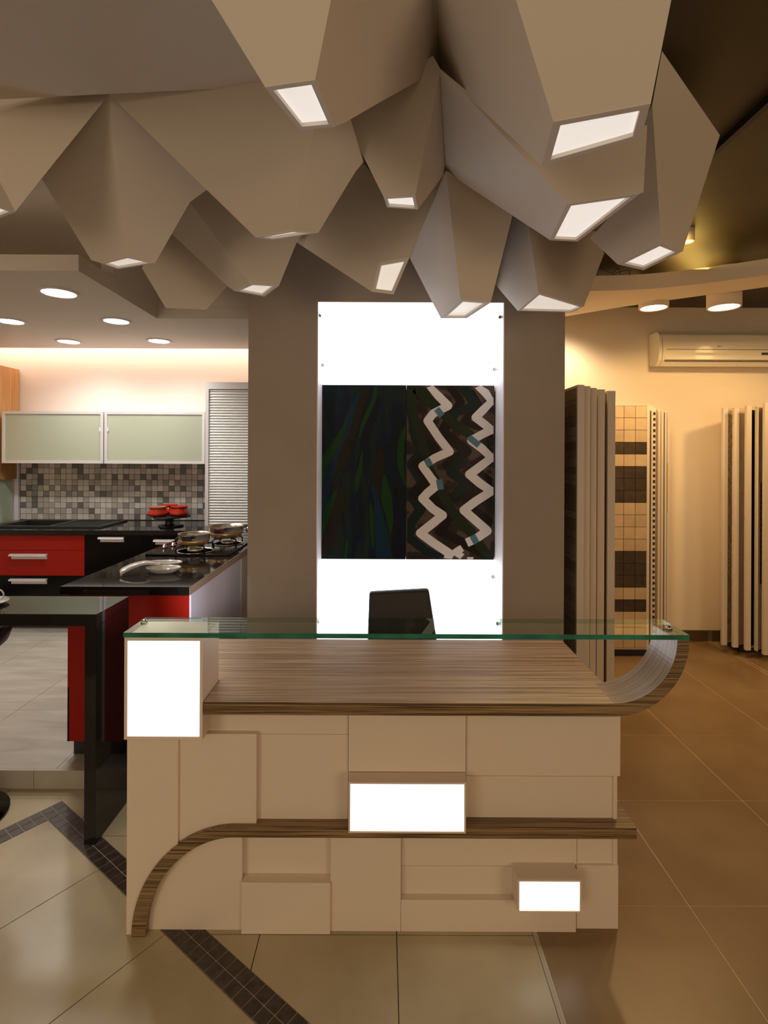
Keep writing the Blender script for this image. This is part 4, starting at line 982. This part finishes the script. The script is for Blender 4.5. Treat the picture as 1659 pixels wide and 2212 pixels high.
lx = fx(1551, yf); lz = zb_+0.165
lg = MB().cyl((lx, yf-0.0010, lz), 0.006, 0.004, 16, axis='Y'); lgo = lg.build('logo', mat('logo_red', (0.35, 0.06, 0.04), 0.4), ac)
L_ = MB(); u = 0.0022
for (a, b, c, d) in ((0, 1, 0, 5), (0, 3, 0, 1), (4.2, 5.2, 0, 5), (4.2, 7.6, 4, 5), (4.2, 7.6, 0, 1), (6.6, 7.6, 0, 2.6), (5.9, 7.6, 1.9, 2.7)):
    L_.box(lx+0.010+a*u, lx+0.010+b*u, yf-0.0012, yf+0.003, lz-0.0055+c*u, lz-0.0055+d*u)
L_.build('lettering', mat('logo_grey', (0.25, 0.2, 0.14), 0.4), ac)

# ------------------------------------------------------------------ tile display racks
def leaf(parent, x, y, dirv, length, thick, z0, z1, seed, face_mat, strip_h=None, side=-1, cols=None):
    d = Vector(dirv).normalized(); nv = Vector((-d.y, d.x)) if side < 0 else Vector((d.y, -d.x))   # face side normal
    f = MB(); fw = 0.016
    # frame: footprint begins at the near edge, runs along d, thickness away from the face
    p = Vector((x, y))
    f.obox(p, d, -nv, fw, thick, z0, z1).obox(p+d*(length-fw), d, -nv, fw, thick, z0, z1)
    f.obox(p+d*fw, d, -nv, length-2*fw, thick, z0, z0+fw).obox(p+d*fw, d, -nv, length-2*fw, thick, z1-fw, z1)
    f.obox(p+d*fw-nv*0.010, d, -nv, length-2*fw, thick-0.012, z0+fw, z1-fw)
    fo = f.build('display_panel', M['panel_white'], parent)
    rng = random.Random(seed)
    if strip_h:
        z = z1-fw-0.002
        while z-strip_h > z0+fw:
            h = strip_h*(rng.choice((0.6, 0.8, 1.0, 1.2)))
            if z-h < z0+fw: break
            MB().obox(p+d*(fw+0.002)-nv*0.002, d, -nv, length-2*fw-0.004, 0.0075, z-h+0.002, z).build('tile', rng.choice(face_mat), fo); z -= h
    else:
        MB().obox(p+d*(fw+0.001)-nv*0.003, d, -nv, length-2*fw-0.002, 0.0068, z0+fw+0.001, z1-fw-0.001).build('tile_sheet', face_mat[0], fo)
    return fo
stone = [world_noise(mat('ledger_%d' % i, c, 0.5), 20, (1, 1, 5), tuple(v*0.7 for v in c), c) for i, c in enumerate(((0.30, 0.23, 0.15), (0.22, 0.17, 0.11), (0.36, 0.29, 0.20)))]
r1 = thing('tile_display_rack', 'nearest tile display rack with tall swing panels beside the pillar', 'display rack', (1.30, 3.5, 0), 'tile display racks')
zt1 = 2.05
for i, (x0, x1, y) in enumerate(((1.126, 1.166, 3.10), (1.189, 1.224, 3.16), (1.258, 1.294, 3.24), (1.328, 1.372, 3.31), (1.420, 1.468, 3.38))):
    leaf(r1, x0, y, (-0.05, 1) if False else (0.0, 1), 0.42, x1-x0, 0.10, zt1, i, stone if i == 0 else [stone[i % 3]], 0.055 if i == 0 else None, side=-1)
BX('base', M['black'], r1, 1.10, 1.47, 3.42, 3.60, 0.001, 0.099)
# middle rack: board with square tiles and a fan of panels
r2 = thing('tile_display_rack', 'middle tile display rack facing the room with beige and black square tiles', 'display rack', (2.1, 4.45, 0), 'tile display racks')
bd = 4.35; bx1 = fx(1403, bd)
bo_ = MB().box(1.55, bx1, bd, bd+0.03, 0.058, 2.055).build('board', M['panel_white'], r2)
BX('base', M['black'], r2, 1.55, 2.32, bd+0.02, 4.66, 0.001, 0.050)
BX('base_plate', M['black'], r2, 1.60, 2.28, bd+0.03, 4.66, 0.0505, 0.0575)
beige = [world_noise(mat('sample_beige_%d' % i, c, 0.6), 14, (1, 1, 1), tuple(v*0.9 for v in c), c) for i, c in enumerate(((0.60, 0.46, 0.30), (0.55, 0.42, 0.27)))]
darkt = [world_noise(mat('sample_dark_%d' % i, c, 0.5), 20, (1, 1, 1), tuple(v*0.6 for v in c), c) for i, c in enumerate(((0.070, 0.042, 0.020), (0.055, 0.034, 0.017)))]
bg = MB().box(1.56, bx1-0.022, bd-0.002, bd, 0.070, 2.050).build('backing', M['grout_dark'], r2)
rows = 'bbbdbdddbbbbdddbdbbb'
ph = (2.048-0.072)/20; pw_ = 0.0945
for r in range(20):
    for c in range(5):
        xr = bx1-0.024-pw_*c; z1 = 2.048-ph*r
        o = MB().box(xr-pw_+0.0018, xr-0.0018, bd-0.008, bd-0.002, z1-ph+0.0018, z1-0.0018).build('tile', random.choice(beige if rows[r] == 'b' else darkt), r2, 0.0008)
fan = [(1403.5, 4.36, (0.28, 1)), (1410, 4.38, (0.30, 1)), (1420, 4.42, (0.3, 1)), (1427, 4.46, (0.3, 1)), (1434, 4.50, (0.3, 1)), (1441, 4.54, (0.3, 1))]
cf = [darkt[0], M['panel_white'], mat('sample_tan', (0.32, 0.22, 0.12), 0.5), mat('sample_cream', (0.5, 0.4, 0.25), 0.5), darkt[1], mat('sample_yellow', (0.55, 0.42, 0.02), 0.4)]
for i, (px, D, dv) in enumerate(fan):
    x = fx(px, D); wd = 0.024
    fo = MB().obox((x, D), (1, 0), (0.12, 1), wd, min(0.16, 4.70-D), 0.06, 2.045-0.006*i).build('display_panel', M['panel_white'], r2)
    if i == 1:
        m_ = MB()
        nsq = 41
        for k in range(nsq):
            z = 2.0-0.0465*k; m_.box(x+0.003, x+0.020, D-0.0022, D-0.0002, z-0.023, z)
        so = m_.build('dark_squares', M['black'], fo); so['kind'] = 'stuff'
    else:
        z_a, z_b = (0.09, 2.01) if i != 5 else (1.16, 1.58)
        MB().box(x+0.0015, x+0.006 if i else x+0.011, D-0.0022, D-0.0002, z_a, z_b).build('tile_edge', cf[i], fo)
# right rack
r3 = thing('tile_display_rack', 'right tile display rack at the picture edge with thick cream-edged panels', 'display rack', (3.1, 4.5, 0), 'tile display racks')
pat = world_noise(mat('patterned_wallpaper_tile', (0.4, 0.35, 0.25), 0.5), 18, (1, 1, 0.7), (0.36, 0.29, 0.19), (0.62, 0.50, 0.34), warp=2.5, p0=0.45, p1=0.55)
greyt = world_noise(mat('grey_sample', (0.3, 0.28, 0.24), 0.4), 5, (1, 1, 1), (0.56, 0.46, 0.34), (0.66, 0.54, 0.42))
blk = mat('black_polished_sample', (0.012, 0.008, 0.006), 0.1)
txt = world_noise(mat('rough_grey_sample', (0.25, 0.22, 0.17), 0.6, bump=0.4, bscale=40), 12, (1, 1, 1), (0.34, 0.28, 0.19), (0.48, 0.39, 0.28))
dv = Vector((0.86, 0.42)).normalized(); nf = Vector((dv.y, -dv.x))
def leaf2(px, D, zb0, zt0, fm, seed, ew=0.040):
    x = fx(px, D); p = Vector((x, D)); L = 0.28
    f = MB()
    # white edge post facing the viewer
    f.obox(p, (1, 0), (0, 1), ew, 0.02, zb0, zt0)
    f.obox(p+Vector((ew*0.2, 0.0202)), dv, (0, 1), L, 0.018, zb0, zt0)
    fo = f.build('display_panel', M['panel_white'], r3)
    q = p+Vector((ew+0.002, 0.021))
    q = p+Vector((ew*0.2, 0.0202))+dv*0.048+nf*0.0005
    for z0_, z1_, m_ in fm:
        MB().obox(q, dv, nf, L-0.06, 0.004, z0_, z1_).build('tile_sheet', m_, fo)
    return fo, q
leaf2(1562, 4.44, 0.065, 2.045, [(0.08, 2.03, pat)], 1, 0.041)
leaf2(1586, 4.375, 0.068, 2.040, [(0.08, 0.82, greyt), (0.825, 1.33, greyt), (1.335, 2.02, greyt)], 2, 0.041)
leaf2(1613, 4.31, 0.068, 2.050, [(0.09, 2.02, blk)], 3, 0.040)
dmo = mat('plum_mosaic_tile', (0.05, 0.02, 0.03), 0.25)
fo, q = leaf2(1637, 4.29, 0.068, 2.045, [(0.075, 0.60, greyt), (1.43, 2.03, txt), (0.601, 1.429, M['grout_mosaic'])], 4, 0.006)
for r in range(18):
    for c in range(2):
        MB().obox(q+dv*(0.002+0.046*c)+nf*0.004, dv, nf, 0.043, 0.003, 0.603+0.0459*r, 0.603+0.0459*r+0.043).build('tile', dmo, fo)
leaf2(1652, 4.245, 0.055, 2.07, [(0.075, 2.04, greyt)], 5, 0.040)
BX('base', M['black'], r3, 2.98, 3.35, 4.45, 4.66, 0.001, 0.054)
